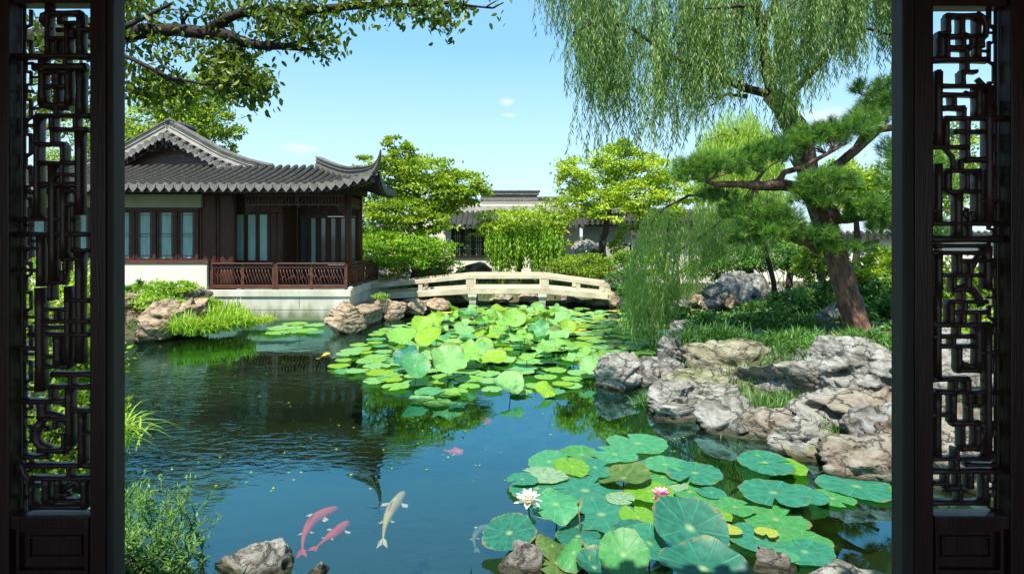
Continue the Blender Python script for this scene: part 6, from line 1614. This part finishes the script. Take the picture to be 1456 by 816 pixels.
# outlying pads
extra = [(493,527,34,9),(534,541,36,12),(563,549,38,12),(552,537,30,8),(600,565,34,11),(622,572,40,12),(640,560,30,9),(700,553,30,9),(740,557,32,9),(788,556,30,9),(812,548,32,10),(760,548,28,8),(650,575,26,9),(505,498,40,8),(528,512,46,8),(480,470,0,0)]
GP_ = 'lotus leaves of the far bed'
def where(px, py):
    v = 'near the footbridge' if py < 458 else ('along the front edge' if py > 530 else ('at the left end' if px < 560 else ('toward the right shore' if px > 820 else 'in the middle')))
    return v
for i, (x, y, px, py) in enumerate(pts):
    c_ = inpoly(px, py, core); arm = px > 815 and py < 505
    sunny = R5.random()
    if c_ and not arm and R5.random() < .74:
        z = R5.uniform(.06,.36)*(.7 if y > 19 else 1); col = R5.choices(['fresh green','yellow-green','pale jade','blue-green','olive'],[38,26,26,8,2])[0]
        rr = R5.uniform(.18,.30); tx = R(R5.uniform(-22, 24)); ty = R(R5.uniform(-26,26))
        if R5.random() < .12: tx += R(34)
        raised((x, y, z), rr, tx, ty, R5.uniform(0,6.28), col, 'raised '+('wide ' if rr>.24 else 'small ')+col+' lotus leaf '+where(px,py)+' of the far bed', GP_, R5.choice(RAISED))
        if R5.random() < .35:
            mass_leaf((x+R5.uniform(-.2,.2), y-R5.uniform(.1,.25), .026+.004*(i%7)), .26, .24, R5.uniform(0,6.28), R5.choice(['fresh green','blue-green','olive']))
    else:
        col = R5.choices(['fresh green','yellow-green','pale jade','blue-green','yellow','olive'],[36,18 if not arm else 34,28,12,1 if not arm else 6,4])[0]
        rr = R5.uniform(.17,.29)
        if py < 466: mass_leaf((x, y, .028+.004*(i%9)), rr, rr*.9, R5.uniform(0,6.28), col); continue
        floating((x, y, .028+.004*(i%9)), rr, rr*R5.uniform(.85,1.05), R5.uniform(0,6.28), col, 'flat '+('wide ' if rr>.25 else 'small ')+col+' lotus leaf floating '+where(px,py)+' of the far bed', GP_, (R(R5.uniform(-.5,1)),R(R5.uniform(-.5,.5))))
for i, (px, py, w_, h_) in enumerate(extra[:-1]):
    p = WP(px, py, .03+.004*(i%5)); floating(p, w_*p.y/F/2, min(h_*p.y**2/(F*CZ)/2, w_*p.y/F/2*1.1), i*1.3, ('blue-green','pale jade','fresh green')[i%3], 'outlying '+('blue-green','jade','green')[i%3]+' pad on open water at the '+('left' if px<600 else 'front')+' of the far bed', GP_)
for _ in range(70):      # the many small pads of the far right arm
    py = 335+2210/R5.uniform(15.5, 21.6); px = R5.uniform(800, 905)
    if px < 800+(py-440)*.2: continue
    w_ = WP(px, py); mass_leaf((w_.x, w_.y, .024+.004*R5.randint(0,8)), R5.uniform(.12,.24), R5.uniform(.12,.24), R5.uniform(0,6.28), R5.choice(['yellow-green','yellow-green','pale jade','yellow','fresh green']))
me = bpy.data.meshes.new('lotus_pads'); me.from_pydata(MASS.v, [], MASS.f); me.update()
MC = {'blue-green':(.09,.30,.13),'fresh green':(.17,.40,.09),'yellow-green':(.28,.45,.05),'pale jade':(.18,.42,.14),'olive':(.12,.20,.05),'yellow':(.48,.45,.05)}
for c_ in MASS.mats: me.materials.append(surf(c_.replace('-','_').replace(' ','_')+'_pads', MC[c_], tuple(v*.65 for v in MC[c_]), 3, .5, .2))
me.polygons.foreach_set('material_index', MASS.m); me.polygons.foreach_set('use_smooth', [True]*len(MASS.m))
o = bpy.data.objects.new('lotus_pads', me); COL.objects.link(o); prop(o, 'crowded small flat pads beneath and behind the raised leaves of the far bed', 'lotus pads', kind='stuff')
# a few large showy raised ones
for (px,py,z,rp,tx,ty,col,lab,k) in [(637,513,.40,27,R(48),R(14),'pale jade','largest pale cupped leaf facing the viewer in the far bed',1),(590,520,.36,21,R(58),R(20),'blue-green','blue-green leaf tilted upright left of the largest pale one',0),
    (577,507,.34,19,R(50),R(-10),'deep teal','dark green upright leaf in the left half of the far bed',2),(620,455,.36,13,R(70),R(-10),'yellow-green','yellow-green leaf standing upright left of the bridge pier',5),(732,452,.40,16,R(62),R(6),'fresh green','round leaf standing upright right of the bridge pier',6),
    (702,447,.40,11,R(60),R(30),'fresh green','narrow edge-on leaf sticking up near the left bridge pier',7),(796,455,.3,17,R(40),R(-8),'pale jade','jade cupped leaf with dark hollow near the right bridge pier',3),(658,500,.40,24,R(38),R(-16),'fresh green','green drooping leaf right of the largest pale one',4),
    (724,545,.22,22,R(40),R(4),'pale jade','jade raised leaf at the front edge of the far bed',9),(776,551,.15,16,R(35),R(14),'yellow-green','yellow-green curled leaf at the front edge of the far bed',7),(842,520,.25,18,R(45),R(-20),'pale jade','pale leaf at the right edge by the water boulder',8),
    (572,480,.35,22,R(30),R(0),'fresh green','fresh green raised leaf at the left shoulder of the far bed',3),(610,478,.5,20,R(42),R(-12),'yellow-green','yellow-green raised leaf above the upright dark one',6)]:
    p = WP(px, py, z); raised(p, rp*p.y/F, tx*.72, ty*1.2, k*.9, col, lab, None, RAISED[k])
# thin algae-like pads by the pavilion base and the inlet
for i, (px,py,w_,h_,col) in enumerate([(405,466,50,7,'pale jade'),(430,470,46,7,'fresh green'),(448,462,30,5,'pale jade'),(420,460,36,5,'fresh green'),(395,473,34,6,'fresh green'),(448,472,26,5,'blue-green')]):
    p = WP(px,py,.03+.004*i); b = h_*p.y**2/(F*CZ)/2; floating(p, w_*p.y/F/2, min(b, .5), i, col, 'pale flat pad floating in front of the pavilion base', 'pads floating by the pavilion base')
for i, (px,py,w_,h_,col,l) in enumerate([(893,460,30,5,'yellow-green','bright pad under the hanging willow left of the yellow one'),(942,463,26,4,'yellow','yellow pad on the inlet beneath the hanging willow'),(870,500,40,7,'fresh green','green pad in front of the willow at the right arm'),(905,487,36,5,'pale jade','jade pad touching the willow tips')]):
    p = WP(px,py,.03+.004*i); floating(p, w_*p.y/F/2, min(h_*p.y**2/(F*CZ)/2, .5), i, col, l, None)

# ------------------------------------------------------------ koi
def koi_mat(name, c1, c2, sc): return surf(name, c1, c2, sc, .35, .05, spec=.5)
M['koi_red'] = koi_mat('red_koi_skin', (1.0,.10,.025), (.85,.035,.015), 6); M['koi_cream'] = koi_mat('cream_koi_skin', (1.0,.72,.30), (1.0,.34,.08), 4)
M['koi_gold'] = koi_mat('gold_koi_skin', (1.0,.50,.08), (.9,.35,.05), 5); M['fin'] = surf('pale_fin', (.95,.80,.70), (.85,.6,.5), 12, .5, .1)
M['koi_dim'] = koi_mat('dim_koi_skin', (.30,.32,.24), (.18,.20,.15), 6)
def koi(lab, pts_px, z, width, mat, size=1):
    pts = [WP(a, b, z) for a, b in pts_px]      # tail .. head
    n = 17; path = []
    for i in range(n):
        u = i/(n-1)*(len(pts)-1); k = min(int(u), len(pts)-2); s = u-k
        p0 = pts[max(k-1,0)]; p1 = pts[k]; p2 = pts[k+1]; p3 = pts[min(k+2,len(pts)-1)]
        path.append(.5*((2*p1)+(p2-p0)*s+(2*p0-5*p1+4*p2-p3)*s*s+(3*p1-p0-3*p2+p3)*s**3))
    c = path[n//2]; t = empty('koi', (c.x, c.y, z), lab, 'fish', None)
    q = MB(); prof = [.12,.20,.26,.33,.42,.53,.65,.77,.88,.96,1.0,1.0,.96,.88,.76,.56,.22]
    m_ = 12; vs = []
    for i, p in enumerate(path):
        tt = (path[min(i+1,n-1)]-path[max(i-1,0)]).normalized(); sd = Vector((-tt.y,tt.x,0)).normalized(); w_ = prof[i]*width/2
        for k in range(m_): a = 2*PI*k/m_; vs.append(p+sd*math.cos(a)*w_+Vector((0,0,math.sin(a)*w_*1.1)))
    q.add(vs, [(i*m_+k, i*m_+(k+1)%m_, (i+1)*m_+(k+1)%m_, (i+1)*m_+k) for i in range(n-1) for k in range(m_)]+[tuple(range(m_-1,-1,-1)), tuple((n-1)*m_+k for k in range(m_))], True)
    # dorsal ridge
    tt = (path[1]-path[0]).normalized(); sd = Vector((-tt.y,tt.x,0)).normalized()
    body = q.build('body', mat, t)
    L_ = sum((path[i+1]-path[i]).length for i in range(n-1))
    q = MB(); b0 = path[0]
    for s in (-1,1):
        q.add([b0+tt*.01, b0-tt*L_*.09+sd*s*width*.30+Vector((0,0,.012)), b0-tt*L_*.20+sd*s*width*.42, b0-tt*L_*.10+sd*s*width*.03-Vector((0,0,.012))], [(0,1,2,3)])
    q.build('tail_fin', M['fin'] if mat not in (M['koi_red'], M['koi_dim']) else mat, t)
    for s in (-1,1):
        i = 12; p = path[i]; t2 = (path[i+1]-path[i-1]).normalized(); s2 = Vector((-t2.y,t2.x,0)).normalized(); q = MB()
        q.add([p+s2*s*width*.42, p+s2*s*width*1.15-t2*L_*.03, p+s2*s*width*1.2-t2*L_*.10, p+s2*s*width*.75-t2*L_*.09], [(0,1,2,3)]); q.build('pectoral_fin', M['fin'], t)
    i = 6; p = path[i]; q = MB(); s2 = Vector((-tt.y,tt.x,0)).normalized()
    for s in (-1,1): q.add([p+s2*s*width*.28, p+s2*s*width*.7-tt*L_*.05, p+s2*s*width*.4-tt*L_*.06], [(0,1,2)])
    q.build('pelvic_fins', M['fin'], t)
    q = MB(); q.add([path[6]+Vector((0,0,width*.3)), path[7]+Vector((0,0,width*.5)), path[9]+Vector((0,0,width*.72)), path[11]+Vector((0,0,width*.5))], [(0,1,2,3)]); q.build('dorsal_fin', mat, t)
    return t
koi('red koi curving toward the upper right, upper left of the two red ones', [(430,779),(434,758),(450,737),(481,722)], -.07, .105, M['koi_red'])
koi('straighter red koi, lower right of the two red ones', [(452,776),(466,765),(480,756),(496,742)], -.09, .10, M['koi_red'])
koi('long cream koi with orange head swimming away from the viewer', [(545,764),(549,742),(560,720),(575,700)], -.08, .115, M['koi_cream'])
koi('faint reddish koi deep in the water above the cream koi', [(634,641),(642,642),(650,643),(658,645)], -.17, .10, M['koi_red'])
koi('faint small reddish koi near the front edge of the far lotus bed', [(682,594),(688,597),(694,600),(700,601)], -.17, .11, M['koi_red'])
koi('gold koi left of the far lotus bed', [(454,509),(459,507),(464,505),(470,504)], -.03, .11, M['koi_gold'])
koi('dim pale koi half hidden left of the dark teal leaf', [(676,778),(674,766),(682,754),(700,748)], -.16, .07, M['koi_dim'])

# specks and petals drifting on the water
n = 150; XY = []
while len(XY) < n:
    px = R5.uniform(190, 1000); py = R5.uniform(470, 700); w_ = WP(px, py)
    if float(pond_sd(np.array([w_.x]), np.array([w_.y]))[0]) < -.3: XY.append((w_.x, w_.y, .006))
pos = np.array(XY); a_ = rng.uniform(0, 6.28, n)
V, Fc, T = leaves('diamond', pos, np.stack([np.cos(a_), np.sin(a_), np.zeros(n)], 1), np.tile([0,0,1.], (n,1)), rng.uniform(.015,.05,n), rng.uniform(.2,1,n))
prop(np_mesh('floating_debris', V, Fc, M['leaf_yellow'], None, T), 'small fallen leaves and specks drifting on the pond', 'leaf litter', kind='stuff')
